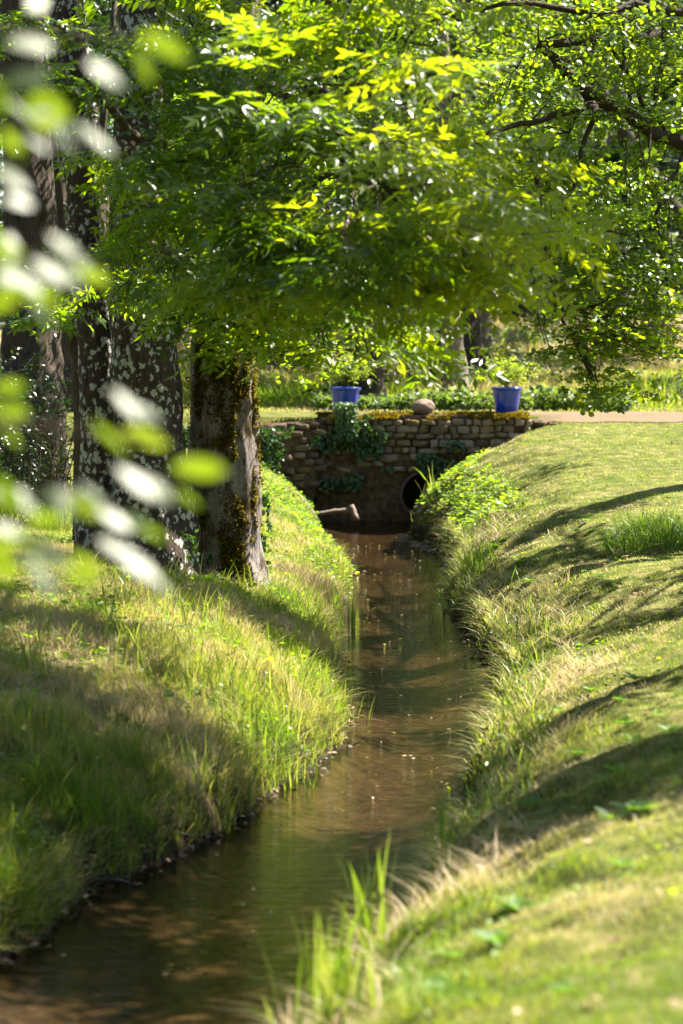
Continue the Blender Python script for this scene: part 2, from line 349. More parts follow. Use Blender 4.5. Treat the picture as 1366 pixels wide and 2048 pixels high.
# right lawn and bank
def make_grass():
    b = Batch(); n = 330000
    y = scatter(n, 5.2, 44.5, -1.75); x = (R.random(n)*2-1)*(HW*y+.5)
    l, r = edges(y); s = x-r; keep = (s > .0) & (~ontrack(x, y) | (fbm(x*2+5, y*4) > .56)) & ~((y > 42.9) & (x < 3.3))
    x, y, s = x[keep], y[keep], s[keep]; n = len(x)
    pat = fbm(x*1.1, y*.8, 4); pat2 = fbm(x*4+40, y*4, 3)
    lawn = np.clip((s-.75)/.7, 0, 1)
    h = (.025+.17*np.clip(pat2-.25, 0, 1)**1.3)*(1-lawn)+(.022+.03*pat2)*lawn
    h *= .7+.6*R.random(n); h *= np.where(R.random(n) < .02, 1.7, 1)
    dry = np.clip((pat-.5)*2.6+.20+R.normal(0, .24, n)+np.exp(-((s-.9)/.6)**2)*.2+np.clip((y-38)/5, 0, 1)*lawn*.3+(fbm(x*7, y*7, 2)-.5)*.5, 0, 1)
    wid = np.maximum(.0035, y*.00026)*(.7+.6*R.random(n))*np.where(lawn > .5, .9, 1.1)
    lean = .25+.7*R.random(n)+.3*(dry > .6)
    blades(b, x, y, height(x, y), h, wid, lean, dry)
    stuff(b.build('lawn_grass', M_grass), 'short yellow green lawn grass with straw patches on the right bank of the stream', 'grass')
    b = Batch(); n = 300000
    y = scatter(n, 11.5, 43.9, -1.6); x = -(R.random(n)*1.12-.12)*(HW*y+.5)
    l, r = edges(y); s = l-x; keep = (s > .0)
    x, y, s = x[keep], y[keep], s[keep]; n = len(x)
    pat = fbm(x*1.0+5, y*.8+3, 4); pat2 = fbm(x*4+10, y*4, 3)
    flat = np.clip((y-33)/5, 0, 1)
    h = (.04+.40*np.clip(pat2-.22, 0, 1)**1.4)*(1-.6*flat)*np.interp(s, [0, .2, 1, 3], [1.15, 1.2, .85, .6])
    h *= .6+.8*R.random(n)
    dry = np.clip((pat-.5)*2.8+.46+R.normal(0, .25, n), 0, 1)
    wid = np.maximum(.004, y*.00026)*(.7+.6*R.random(n))
    blades(b, x, y, height(x, y), h, wid, .2+.75*R.random(n), dry)
    stuff(b.build('bank_grass', M_grass), 'longer rough grass with dry stalks on the left bank of the stream', 'grass')
    # meadow beyond the track
    b = Batch(); n = 70000
    y = scatter(n, 46.5, 120, -2.2); x = (R.random(n)*2-1)*(HW*y+1)
    pat = fbm(x*.3, y*.2, 3)
    tall = np.clip((y-50)/4, 0, 1)
    h = (.06+(.25+.35*pat)*tall)*(.6+.8*R.random(n)); dry = np.clip((pat-.5)*2+.3+np.clip((y-70)/30, 0, .5)+R.normal(0, .18, n), 0, 1)
    blades(b, x, y, height(x, y), h, y*.0005*(.7+.6*R.random(n)), .2+.6*R.random(n), dry)
    stuff(b.build('meadow_grass', M_grass), 'tall pale meadow grass in the field beyond the bridge and track', 'grass')
make_grass()

# low broad-leaved weeds: leaf helper
def frames(d, up):
    d = nrm(d); s = nrm(np.cross(d, up)); n = np.cross(s, d); return d, s, n
ROUND = (np.array([(0, 0, 0), (.3, -.34, .03), (.68, -.42, .02), (1, -.12, -.04), (1.03, .0, -.05), (1, .12, -.04), (.68, .42, .02), (.3, .34, .03), (.5, 0, -.03)]),
         [(0, 8, 2, 1), (8, 4, 3, 2), (0, 7, 6, 8), (8, 6, 5, 4)])
LANCE = (np.array([(0, 0, 0), (.40, -.18, .03), (1, 0, -.06), (.40, .18, .03), (.42, 0, -.02)]), [(0, 4, 2, 1), (0, 3, 2, 4)])
BROAD = (np.array([(0, 0, 0), (.22, -.2, .03), (.55, -.27, .03), (.85, -.13, -.03), (1, 0, -.08), (.85, .13, -.03), (.55, .27, .03), (.22, .2, .03), (.5, 0, -.02)]),
         [(0, 8, 2, 1), (8, 4, 3, 2), (0, 7, 6, 8), (8, 6, 5, 4)])
def leaves(b, T, pos, d, up, sc, tint, mat=0):
    if len(pos) == 0: return
    d, s, n = frames(d, up); V0, F = T; sc = np.broadcast_to(sc, (len(pos),))[:, None, None]
    V = pos[:, None]+(V0[None, :, 0:1]*d[:, None]+V0[None, :, 1:2]*s[:, None]+V0[None, :, 2:3]*n[:, None])*sc
    b.addn(V, F, tint, mat)
def weeds(name, label, x0, x1, y0, y1, n, size, hgt, tint, T=ROUND, mat=None, cond=None):
    x = x0+R.random(n)*(x1-x0); y = y0+R.random(n)*(y1-y0)
    if cond is not None:
        k = cond(x, y); x, y = x[k], y[k]
    n = len(x); z = height(x, y)+hgt*R.random(n)**.7
    a = R.random(n)*2*pi; d = np.stack([np.cos(a), np.sin(a), -.1+.5*R.random(n)], -1); up = nrm(R.normal(0, .35, (n, 3))+np.array([0, 0, 1]))
    b = Batch(); leaves(b, T, np.stack([x, y, z], -1), d, up, size*(.6+.8*R.random(n)), np.clip(tint+R.normal(0, .2, n), 0, 1))
    return stuff(b.build(name, mat or M_weed), label, 'ground plants')
EL_ = lambda y: edges(y)[0]; ER_ = lambda y: edges(y)[1]
weeds('creeping_weeds', 'bright yellow green creeping weeds at the left water edge below the mossy tree', -.9, .5, 30.5, 37.5, 3400, .05, .14, .55, cond=lambda x, y: (x < EL_(y)+.08) & (x > EL_(y)-.55))
weeds('bank_weeds', 'light green leafy weeds on the steep right bank near the culvert', .8, 2.9, 33.5, 42, 7000, .055, .13, .62, cond=lambda x, y: (x > ER_(y)-.03) & (x < ER_(y)+.95))
weeds('mound_weeds', 'green weeds over the grassy mound left of the culvert', -1.8, -.1, 36.5, 42, 3000, .045, .09, .35, cond=lambda x, y: x < EL_(y))
weeds('lawn_clover', 'patches of clover and small weeds in the right lawn', -.6, 5, 6, 32, 9000, .03, .035, .55, cond=lambda x, y: (x > ER_(y)+.35) & (fbm(x*1.5+3, y*1.1) > .5))
weeds('verge_weeds', 'small leafy weeds among the rough grass of the left bank', -4, .3, 12, 34, 15000, .042, .11, .45, cond=lambda x, y: (x < EL_(y)) & (fbm(x*1.5+13, y*1.1) > .47))
weeds('water_edge_weeds', 'small leafy weeds dipping into the water along the right edge', -.3, 1.9, 12, 33, 5000, .035, .10, .45, cond=lambda x, y: (x > ER_(y)-.12) & (x < ER_(y)+.22))

# ------------------------------------------------------------------ tubes and trunks
def tube(b, pts, rad, seg=8, tint=.5, mat=0, rough=0., ridge=0., cap=True, seed=0):
    pts = np.asarray(pts, float); n = len(pts); rad = np.broadcast_to(rad, (n,))
    tg = nrm(np.gradient(pts, axis=0)); ref = np.array([1, 0, 0.]) if abs(tg[0][0]) < .8 else np.array([0, 1, 0.])
    a = np.arange(seg)/seg*2*pi; rings = []
    s = nrm(np.cross(tg, ref)); u = np.cross(s, tg)
    for i in range(n):
        k = np.ones(seg)
        if rough: k += rough*(2*fbm(a/(2*pi)*0+np.cos(a)*1.3+seed*3.1+7, pts[i, 2]*.9+np.sin(a)*1.3+seed, 3)-1)
        if ridge: k += ridge*(2*vn(a/(2*pi)*26+seed*7, np.full(seg, pts[i, 2]*5+seed)+0*a)-1)
        rings.append(pts[i]+(np.cos(a)*k)[:, None]*s[i]*rad[i]+(np.sin(a)*k)[:, None]*u[i]*rad[i])
    V = np.concatenate(rings); F = []
    for i in range(n-1):
        for j in range(seg):
            j2 = (j+1) % seg; F.append((i*seg+j, i*seg+j2, (i+1)*seg+j2, (i+1)*seg+j))
    if cap: F.append(tuple(range(seg))[::-1]); F.append(tuple((n-1)*seg+j for j in range(seg)))
    b.add(V, F, tint, mat)
def bend(a, c, n=7, sag=0., wob=.1, rs=None):
    a = np.asarray(a, float); c = np.asarray(c, float); t = np.linspace(0, 1, n)[:, None]; L = np.linalg.norm(c-a)
    p = a*(1-t)+c*t; p[:, 2] += (np.sin(t[:, 0]*pi)*sag*L)
    p[1:-1] += R.normal(0, wob*L/n, (n-2, 3)); return p
# ------------------------------------------------------------------ foliage masses
def keep_up(c, r, o, e):
    zf = c[2]-r[2]-.03; o[:, 2] = np.maximum(o[:, 2], zf+.1*R.random(len(o))); e[:, 2] = np.maximum(e[:, 2], zf+.15*R.random(len(o)))
def twig_origins(c, r, n):
    K = max(2, n//5); q = nrm(R.normal(0, 1, (K, 3)))*(R.random(K)[:, None]**.45); i = R.integers(0, K, n)
    o = np.asarray(c)+q[i]*np.asarray(r)+R.normal(0, 1, (n, 3))*np.array([.2, .2, .05])*min(2.5, max(1., float(np.mean(r))*1.2))
    return o, q[i], R.normal(0, .5, (K, 3))[i]+R.normal(0, .2, (n, 3)), R.normal(0, .42, (K, 3))[i]
def ash_mass(b, c, r, n, tl=.42, leafl=.102, tint=.5, lod=0, droop=.12, src=None):
    """n twigs with opposite feather-shaped leaves, each of nine to eleven leaflets"""
    n = max(3, int(n*.6)); o, q, sd1, tilt = twig_origins(c, r, n)
    out = q*np.array([1, 1, .4])+sd1*np.array([1, 1, .5])
    if src is not None: out = out+.9*nrm(np.asarray(c)-np.asarray(src))
    d = nrm(out); d[:, 2] -= droop*.6; d = nrm(d); L = tl*(.7+.6*R.random(n))
    e = o+d*L[:, None]; e[:, 2] -= .12*L; keep_up(c, r, o, e); d = nrm(e-o)
    # twig
    w_ = .004
    for ax in (np.array([0, 0, 1.]), None):
        s = nrm(np.cross(d, [0, 0, 1.])) if ax is not None else np.broadcast_to(np.array([0, 0, 1.]), d.shape)
        b.addn(np.stack([o-s*w_, o+s*w_, e+s*w_*.5, e-s*w_*.5], 1), [(0, 1, 2, 3)], .5, 1)
    s0 = nrm(np.cross(d, [0, 0, 1.]))
    tw = np.clip(tint+R.normal(0, .13, n), 0, 1)
    for k in range(6):
        t = .12+.88*k/5; side = (-1)**k
        base = o+(e-o)*t
        rd = nrm(d*(.55 if k < 5 else 1.2)+s0*side*(.8 if k < 5 else 0)+R.normal(0, .25, (n, 3))-np.array([0, 0, droop*.55]))
        up = nrm(np.array([0, -.2, 1.])+tilt+R.normal(0, .35, (n, 3)))
        rd, rs, rn = frames(rd, up); RL = (.26*(.75+.5*R.random(n)))[:, None]*leafl/.09
        w2 = .0012
        tip = base+rd*RL-np.array([0, 0, 1])*RL*.18
        b.addn(np.stack([base-rs*w2, base+rs*w2, tip], 1), [(0, 1, 2)], tw, 0)
        for j in range(5 if lod == 0 else 3):
            tt = (.22+.78*j/4) if lod == 0 else (.3+.7*j/2); pos = base+rd*RL*tt-np.array([0, 0, 1.])*RL*.18*tt*tt
            last = j == (4 if lod == 0 else 2)
            for sd in ((-1, 1) if not last else (-1, 0, 1)):
                ld_ = rd*(.55 if sd else 1)+rs*sd*.85+R.normal(0, .13, (n, 3))-np.array([0, 0, .18])
                un = nrm(rn+R.normal(0, .4, (n, 3)))
                leaves(b, LANCE if lod == 0 else BROAD, pos, ld_, un, leafl*(.8+.4*R.random(n))*(1 if lod == 0 else 1.35), np.clip(tw+R.normal(0, .1, n), 0, 1), 0)
def round_mass(b, c, r, n, tl=.35, leafl=.055, tint=.5, droop=.5, T=ROUND, per=10, src=None):
    o, q, sd1, tilt = twig_origins(c, r, n)
    out = q*np.array([1, 1, .5])+sd1
    if src is not None: out = out+.8*nrm(np.asarray(c)-np.asarray(src))
    d = nrm(out); d[:, 2] -= droop*R.random(n); d = nrm(d); L = tl*(.6+.8*R.random(n)); e = o+d*L[:, None]; keep_up(c, r, o, e); d = nrm(e-o)
    w_ = .0035
    for s in (nrm(np.cross(d, [0, 0, 1.])), np.broadcast_to(np.array([0, 0, 1.]), d.shape)):
        b.addn(np.stack([o-s*w_, o+s*w_, e+s*w_*.4, e-s*w_*.4], 1), [(0, 1, 2, 3)], .5, 1)
    s0 = nrm(np.cross(d, [0, 0, 1.])); tw = np.clip(tint+R.normal(0, .14, n), 0, 1)
    for k in range(per):
        t = .1+.9*k/(per-1); side = (-1)**k
        pos = o+(e-o)*t+R.normal(0, .006, (n, 3))
        ld_ = d*.5+s0*side*.8+R.normal(0, .35, (n, 3)); pos = pos+nrm(ld_)*leafl*.25
        up = nrm(np.array([0, -.3, 1.])+tilt+R.normal(0, .55, (n, 3)))
        leaves(b, T, pos, ld_, up, leafl*(.65+.6*R.random(n)), np.clip(tw+R.normal(0, .12, n), 0, 1), 0)

def pix(px, row, d, rx, ry, rd=1.1):
    c = P(px, row, d); k = d/FPX; return c, np.array([rx*k, rd, ry*k])

# ---- the mossy tree by the water
def trunk(b, pts, rad, seg=96, rough=.10, ridge=.07, seed=0, mat=0, n=70):
    pts = np.asarray(pts, float); rad = np.asarray(rad, float)
    if len(rad) != len(pts): rad = np.interp(np.linspace(0, 1, len(pts)), np.linspace(0, 1, len(rad)), rad)
    zz = np.linspace(0, 1, n); t = np.linspace(0, 1, len(pts))
    p = np.stack([np.interp(zz, t, pts[:, k]) for k in range(3)], -1); r = np.interp(zz, t, rad)
    # soften the polyline
    for _ in range(3): p[1:-1] = (p[:-2]+2*p[1:-1]+p[2:])/4; r[1:-1] = (r[:-2]+2*r[1:-1]+r[2:])/4
    tube(b, p, r, seg, .5, mat, rough, ridge, True, seed)
    return p, r
def gz(p, dz=-.12): return float(height(p[0], p[1]))+dz

def limb_part(parent, a, c, r0, r1, mat, sag=.05, n=12):
    b = Batch(); p = bend(a, c, n, sag, .12); tube(b, p, np.linspace(r0, r1, n), 9, .5, 0, .15)
    b.build('branch', mat, parent); return p

def crown_for(root, name, masses, bark, leafm, hubs, kind='ash', **kw):
    """masses: (centre, radii, twigs, tint); each is reached by a thin bough from the nearest hub"""
    b = Batch(); hubs = np.array(hubs)
    for (c, r, n, tint) in masses:
        h = hubs[np.argmin(np.linalg.norm(hubs-c, axis=1))]
        L = np.linalg.norm(h-c)
        if L > .3:
            p = bend(h, c, 8, .06, .14); tube(b, p, np.linspace(min(.016, .008+.004*L), .006, 8), 5, .5, 1)
            for _ in range(3):
                e = c+R.normal(0, .55, 3)*r; tube(b, bend(p[5], e, 5, .03, .15), np.linspace(.009, .004, 5), 4, .5, 1)
        (ash_mass if kind == 'ash' else round_mass)(b, c, r, n, tint=tint, src=h, **kw)
    return b.build(name, [leafm, bark], root)

# mossy tree: trunk silhouette read at three heights
tb = P(447, 1150, 25); tb[2] = gz(tb)
rootM = thing('mossy_tree', tb, 'tall tree beside the stream, ochre moss down its trunk and a sunlit right side', 'tree')
b = Batch()
ptsM = [tb+[0, 0, -.1], P(445, 1095, 25), P(447, 900, 25), P(443, 760, 25), P(446, 640, 25), P(455, 500, 25), P(470, 200, 25), P(500, -250, 25.2), P(560, -800, 25.5)]
pM, rM = trunk(b, ptsM, [.50, .37, .335, .315, .30, .27, .24, .19, .12], seed=1)
b.build('trunk', M_barkM, rootM)
# moss tufts on the trunk, thick on the camera side towards the right
b = Batch(); n = 42000
i = R.random(n)*(len(pM)*.62-2)+1; i0 = i.astype(int); fr_ = (i-i0)[:, None]
cen = pM[i0]*(1-fr_)+pM[i0+1]*fr_; rr = rM[i0]*(1-fr_[:, 0])+rM[i0+1]*fr_[:, 0]
ang = R.normal(-pi/2+.25, .8, n)
den = fbm(ang*2.2+20, cen[:, 2]*2.3+4, 4)+.04-np.abs(ang+pi/2-.30)*.17+np.exp(-((cen[:, 2]-2.85)/.35)**2)*.12
k = den > .50; ang, cen, rr, n = ang[k], cen[k], rr[k], int(k.sum())
d = np.stack([np.cos(ang), np.sin(ang), 0*ang], -1); pos = cen+d*(rr*(1.0+R.normal(0, .04, n)))[:, None]
leaves(b, BROAD, pos, d+R.normal(0, .6, (n, 3))-np.array([0, 0, .5]), R.normal(0, 1, (n, 3))+d*.5, .035*(.5+R.random(n)), np.clip(.45+R.normal(0, .3, n), 0, 1))
b.build('moss', M_moss, rootM)
hubM = [pM[-1], pM[-8], pM[-16]]
for s_, e in ((P(458, 330, 25), P(760, 360, 17.8)), (P(462, 200, 25), P(850, 160, 17.8)), (P(462, 250, 25), P(560, 260, 19)), (P(455, 420, 25), P(700, 560, 18)), (P(465, 120, 25), P(640, 60, 19))):
    L = limb_part(rootM, s_, e, .07, .018, M_barkD, .0, 14); hubM += [L[-1], L[-3], L[-6], L[-9]]
fill = []
A = lambda px, row, d, rx, ry, n, tint, rd=1.0: (*pix(px, row, d, rx, ry, rd), n, tint)
lit = [A(800, 60, 17.5, 190, 90, 42, .75), A(690, 190, 17.5, 130, 80, 28, .65), A(860, 300, 16.5, 130, 60, 30, .85), A(880, 400, 16, 110, 50, 28, .9), A(760, 420, 17, 110, 60, 24, .8),  # paler leaf tints paint the sunlit part of the crown
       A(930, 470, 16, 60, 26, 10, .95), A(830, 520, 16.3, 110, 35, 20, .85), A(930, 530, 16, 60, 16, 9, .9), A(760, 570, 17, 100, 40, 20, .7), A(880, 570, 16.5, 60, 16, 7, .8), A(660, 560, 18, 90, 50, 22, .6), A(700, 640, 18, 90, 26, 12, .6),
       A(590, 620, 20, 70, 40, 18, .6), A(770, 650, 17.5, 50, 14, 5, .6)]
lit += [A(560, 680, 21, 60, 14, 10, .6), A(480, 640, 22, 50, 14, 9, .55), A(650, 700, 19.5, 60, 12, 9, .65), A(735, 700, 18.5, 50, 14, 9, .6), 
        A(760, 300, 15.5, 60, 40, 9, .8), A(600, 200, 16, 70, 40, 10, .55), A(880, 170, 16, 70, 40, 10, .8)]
shade_tinted = [A(520, 200, 20.5, 150, 160, 60, .12), A(660, 420, 20, 130, 130, 50, .12), A(560, 560, 20.5, 100, 60, 26, .15), A(540, 100, 18.5, 130, 110, 44, .35), A(560, 300, 18, 120, 110, 50, .3), A(600, 460, 17.5, 100, 80, 40, .25), A(460, 280, 20, 100, 150, 40, .4), A(480, 500, 20.5, 80, 70, 28, .4), A(420, 590, 21.5, 60, 30, 12, .45), A(680, 330, 17.5, 80, 80, 24, .45),  # darker leaf tints paint the shaded inside of the crown
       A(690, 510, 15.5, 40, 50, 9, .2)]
def T_(px, row, d, t, rx, n, tint=.4):
    g = P(px, row, d)+SUN*t; return g, np.array([rx, rx, rx*.45]), n, tint
upper = [T_(420, 80, 19, 4.6, .8, 80), T_(620, 200, 18.5, 4.2, .7, 60), T_(700, 560, 17.5, 5.2, .5, 40), T_(330, 450, 21, 5, .7, 50), T_(540, 100, 18.5, 4.5, .6, 40), T_(560, 300, 18, 4.8, .6, 40), T_(600, 470, 17.5, 5.2, .5, 34), T_(460, 280, 20, 4.5, .6, 40), T_(480, 500, 20.5, 5, .5, 34), T_(640, 330, 17.5, 5, .4, 22), T_(520, 620, 20, 5.4, .4, 20)]
crown_for(rootM, 'crown', lit+shade_tinted+upper, M_twig, M_ash, hubM, 'ash')

# ---- lichen tree with two stems
tb = P(300, 1165, 24.6); tb[2] = gz(tb)
rootL = thing('lichen_tree', tb, 'broad double trunked tree spotted with white lichen, left of the mossy tree', 'tree')
b = Batch()
ptsL = [tb, P(310, 1080, 24.6), P(303, 950, 24.6), P(293, 780, 24.6), P(285, 620, 24.6), P(280, 400, 24.6), P(290, 0, 24.5), P(330, -600, 24.5)]
pL, rL = trunk(b, ptsL, [.55, .44, .36, .335, .325, .30, .25, .12], seed=3); b.build('trunk', M_barkL, rootL)
b = Batch(); b2 = P(215, 1150, 25); b2[2] = gz(b2)
trunk(b, [b2, P(215, 950, 25), P(205, 800, 25), P(195, 640, 25), P(170, 350, 25), P(120, -100, 25), P(60, -500, 25)], [.34, .27, .24, .22, .2, .16, .08], seed=4); b.build('side_trunk', M_barkL, rootL)
hubL = [pL[-1], pL[-14], P(120, -100, 25)]
for s_, e in ((P(283, 300, 24.6), P(150, 120, 22)), (P(283, 350, 24.6), P(330, 300, 21)), (P(285, 480, 24.6), P(310, 500, 22)), (P(285, 200, 24.6), P(350, 90, 21.5))):
    L = limb_part(rootL, s_, e, .06, .018, M_barkD, 0, 10); hubL += [L[-1], L[-4]]
m_ = [T_(120, 50, 24, 4, 1.1, 90), T_(60, 420, 28, 4.5, 1.2, 80), T_(250, 180, 22, 4.4, .8, 70), T_(90, 760, 31, 4, 1.2, 60), T_(70, 640, 33, 4, 1.2, 60), T_(600, 1180, 28, 6, .6, 40), A(180, 620, 23, 50, 14, 7, .5), A(330, 620, 22.5, 60, 12, 8, .55), A(250, 590, 22, 50, 12, 7, .5), A(400, 640, 22, 40, 12, 6, .5), T_(130, 100, 22, 4.2, .9, 50), T_(80, 300, 23, 5, .9, 50), T_(230, 420, 21.5, 4.8, .6, 30), A(330, 80, 21, 150, 110, 38, .6), A(130, 60, 22, 140, 100, 32, .5), A(330, 230, 20.5, 110, 80, 32, .7), A(250, 330, 21.5, 90, 60, 18, .5), A(310, 420, 21, 110, 60, 22, .55), A(250, 500, 21.5, 60, 40, 8, .5),
      A(310, 545, 22, 120, 35, 24, .6), A(210, 570, 22.5, 60, 20, 8, .5), A(390, 500, 21, 80, 80, 30, .5), A(90, 200, 23, 120, 100, 25, .35)]
crown_for(rootL, 'crown', m_, M_twig, M_ash, hubL, 'ash')

# ---- thin forked dark tree in front of the stems
tb = P(166, 960, 27.5); tb[2] = gz(tb)
rootF = thing('forked_sapling', tb, 'thin dark forked tree standing left of the lichen covered trunks', 'tree')
b = Batch(); trunk(b, [tb, P(165, 850, 27.5), P(158, 760, 27.5), P(160, 690, 27.5), P(174, 600, 27.5), P(190, 400, 27.5), P(230, 0, 27.5)], [.13, .09, .085, .08, .06, .05, .03], 20, .1, .05, 8, 0, 40); b.build('trunk', M_barkD, rootF)
b = Batch(); trunk(b, [P(158, 730, 27.5), P(143, 680, 27.5), P(134, 600, 27.4), P(120, 400, 27.3), P(90, 100, 27.2)], [.06, .055, .05, .04, .02], 14, .1, .05, 9, 0, 30); b.build('branch', M_barkD, rootF)
b = Batch()
for (px, row, n) in ((60, 640, 14), (100, 620, 12), (20, 600, 14), (150, 560, 10)):
    round_mass(b, *pix(px, row, 27, 45, 30, .5), n, tint=.3, leafl=.09, T=BROAD, per=7)
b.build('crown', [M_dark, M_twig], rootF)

# ---- old leaning bole far left behind the brambles
tb = P(62, 800, 34); tb[2] = gz(tb)
rootS = thing('old_bole', tb, 'thick brown tree bole at far left with a narrow sunlit right edge', 'tree')
b = Batch(); trunk(b, [tb, P(66, 760, 34), P(66, 690, 34), P(66, 600, 34), P(60, 400, 34), P(50, 100, 34), P(40, -400, 34)], [.55, .42, .38, .37, .36, .3, .2], 64, .2, .12, 12); b.build('trunk', M_barkD, rootS)
b = Batch()
for (px, row, rx, ry, n) in ((60, 480, 160, 110, 90), (200, 300, 160, 160, 110), (20, 200, 150, 160, 90), (350, 150, 170, 170, 110), (420, 420, 140, 140, 90), (180, 480, 120, 80, 50), (60, 0, 200, 120, 90), (330, 580, 100, 60, 40)):
    round_mass(b, *pix(px, row, 34+R.random()*3, rx, ry, 1.6), n, tint=.3, leafl=.10, tl=.6, T=BROAD, per=12)
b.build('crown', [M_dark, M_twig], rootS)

# ---- alder on the right bank, its limbs leaning over from outside the picture
tb = np.array([5.9, 27.5, 0]); tb[2] = gz(tb)
rootA = thing('alder_tree', tb, 'round leaved tree leaning in from the right, long twigs drooping over the lawn', 'tree')
b = Batch(); tt = tb.copy()
ptsA = [tb, tb+[0, 0, 1.2], tb+[-.3, 0, 3], tb+[-.8, -.3, 5.5], tb+[-1, -.5, 8], tb+[-.6, -.5, 11]]
pA, rA = trunk(b, ptsA, [.42, .32, .28, .24, .18, .08], 32, seed=6); b.build('trunk', M_barkD, rootA)
hubA = [pA[-20], pA[-1]]
limbs = [((1400, 60, 26), (1080, 90, 24.5), .07, .045), ((1085, 95, 24.5), (1180, 195, 24.6), .04, .065), ((1170, 185, 24.6), (1440, 330, 25.2), .06, .08), ((1190, 210, 24.5), (960, 270, 24), .045, .02), ((1420, 20, 25), (960, 20, 24), .05, .02),
         ((1190, 210, 24.5), (1130, 420, 24), .03, .015), ((1060, 280, 24), (1110, 620, 23.5), .028, .012), ((1400, 240, 25), (1310, 430, 24.5), .03, .012), ((1340, 20, 25), (1290, 330, 24.5), .04, .012), ((1240, 10, 25), (1260, 250, 24.5), .035, .015), ((1150, 0, 25), (1330, 260, 25), .04, .02)]
for a_, c_, r0, r1 in limbs:
    L = limb_part(rootA, P(*a_), P(*c_), r0, r1, M_barkD, 0, 10); hubA += [L[-1], L[5]]
for q in ((1400, 60, 26), (1420, 300, 25.5), (1420, 20, 25)):
    limb_part(rootA, pA[36], P(*q), .16, .10, M_barkD, .05, 8)
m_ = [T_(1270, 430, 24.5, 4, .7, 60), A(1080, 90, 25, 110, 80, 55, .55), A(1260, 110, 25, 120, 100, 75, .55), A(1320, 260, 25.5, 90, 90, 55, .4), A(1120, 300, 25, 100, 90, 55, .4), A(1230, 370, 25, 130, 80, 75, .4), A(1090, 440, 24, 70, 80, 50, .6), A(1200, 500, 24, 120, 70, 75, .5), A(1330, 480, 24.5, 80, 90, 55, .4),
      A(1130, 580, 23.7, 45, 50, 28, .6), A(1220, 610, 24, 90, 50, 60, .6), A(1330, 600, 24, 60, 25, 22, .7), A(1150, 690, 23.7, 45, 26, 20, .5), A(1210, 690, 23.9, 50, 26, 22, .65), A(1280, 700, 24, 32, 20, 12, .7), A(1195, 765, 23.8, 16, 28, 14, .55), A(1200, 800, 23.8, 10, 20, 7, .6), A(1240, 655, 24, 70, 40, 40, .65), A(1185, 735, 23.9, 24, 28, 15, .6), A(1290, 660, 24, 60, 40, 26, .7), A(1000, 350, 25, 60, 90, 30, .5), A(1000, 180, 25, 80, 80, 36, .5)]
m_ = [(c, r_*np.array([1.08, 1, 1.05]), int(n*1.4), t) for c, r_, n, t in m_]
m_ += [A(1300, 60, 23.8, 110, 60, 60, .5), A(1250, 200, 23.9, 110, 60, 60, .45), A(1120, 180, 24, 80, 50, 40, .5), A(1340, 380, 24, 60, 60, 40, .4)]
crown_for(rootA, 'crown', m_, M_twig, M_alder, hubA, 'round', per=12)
# bare hanging twigs
for (x0, y0, x1, y1) in ((1000, 330, 1012, 480), (1012, 480, 1005, 640), (1070, 560, 1030, 640), (1075, 560, 1100, 700), (1060, 560, 1090, 690), (1095, 330, 1110, 560), (1300, 300, 1320, 440), (1250, 280, 1260, 420), (1330, 350, 1345, 500), (1275, 260, 1300, 380)):
    b = Batch(); tube(b, bend(P(x0, y0, 23.8), P(x1, y1, 23.8), 8, 0, .12), np.linspace(.009, .004, 8), 5)
    b.build('bare_twig', M_twig, rootA)

# ---- low branch with round leaves springing from behind the mossy trunk: a young alder
tb = np.array(P(500, 1100, 26.2)); tb[2] = gz(tb)
rootY = thing('young_alder', tb, 'slender low tree with few round leaves just behind the mossy trunk', 'tree')
b = Batch(); st = bend(tb, P(497, 690, 26.2), 10, 0, .05); tube(b, st, np.linspace(.03, .02, 10), 8); b.build('trunk', M_twig, rootY)
b = Batch(); b1 = bend(st[-1], P(632, 707, 25.6), 10, -.02, .05); tube(b, b1, np.linspace(.016, .006, 10), 6)
b4 = bend(st[-1], P(350, 690, 24.2), 10, .02, .08); tube(b, b4, np.linspace(.012, .005, 10), 6)
tube(b, bend(b1[3], P(560, 745, 25.5), 6, 0, .1), np.linspace(.007, .003, 6), 5); b.build('branch', M_twig, rootY)
b = Batch()
for (px, row, n, rx) in ((560, 700, 16, 50), (540, 735, 9, 35), (590, 755, 6, 22), (640, 700, 12, 40), (530, 640, 14, 40), (560, 600, 14, 50), (700, 735, 6, 30), (420, 660, 8, 40)):
    round_mass(b, *pix(px, row, 25.4, rx, 16, .3), n, tl=.22, tint=.6)
b.build('crown', [M_alder, M_twig], rootY)

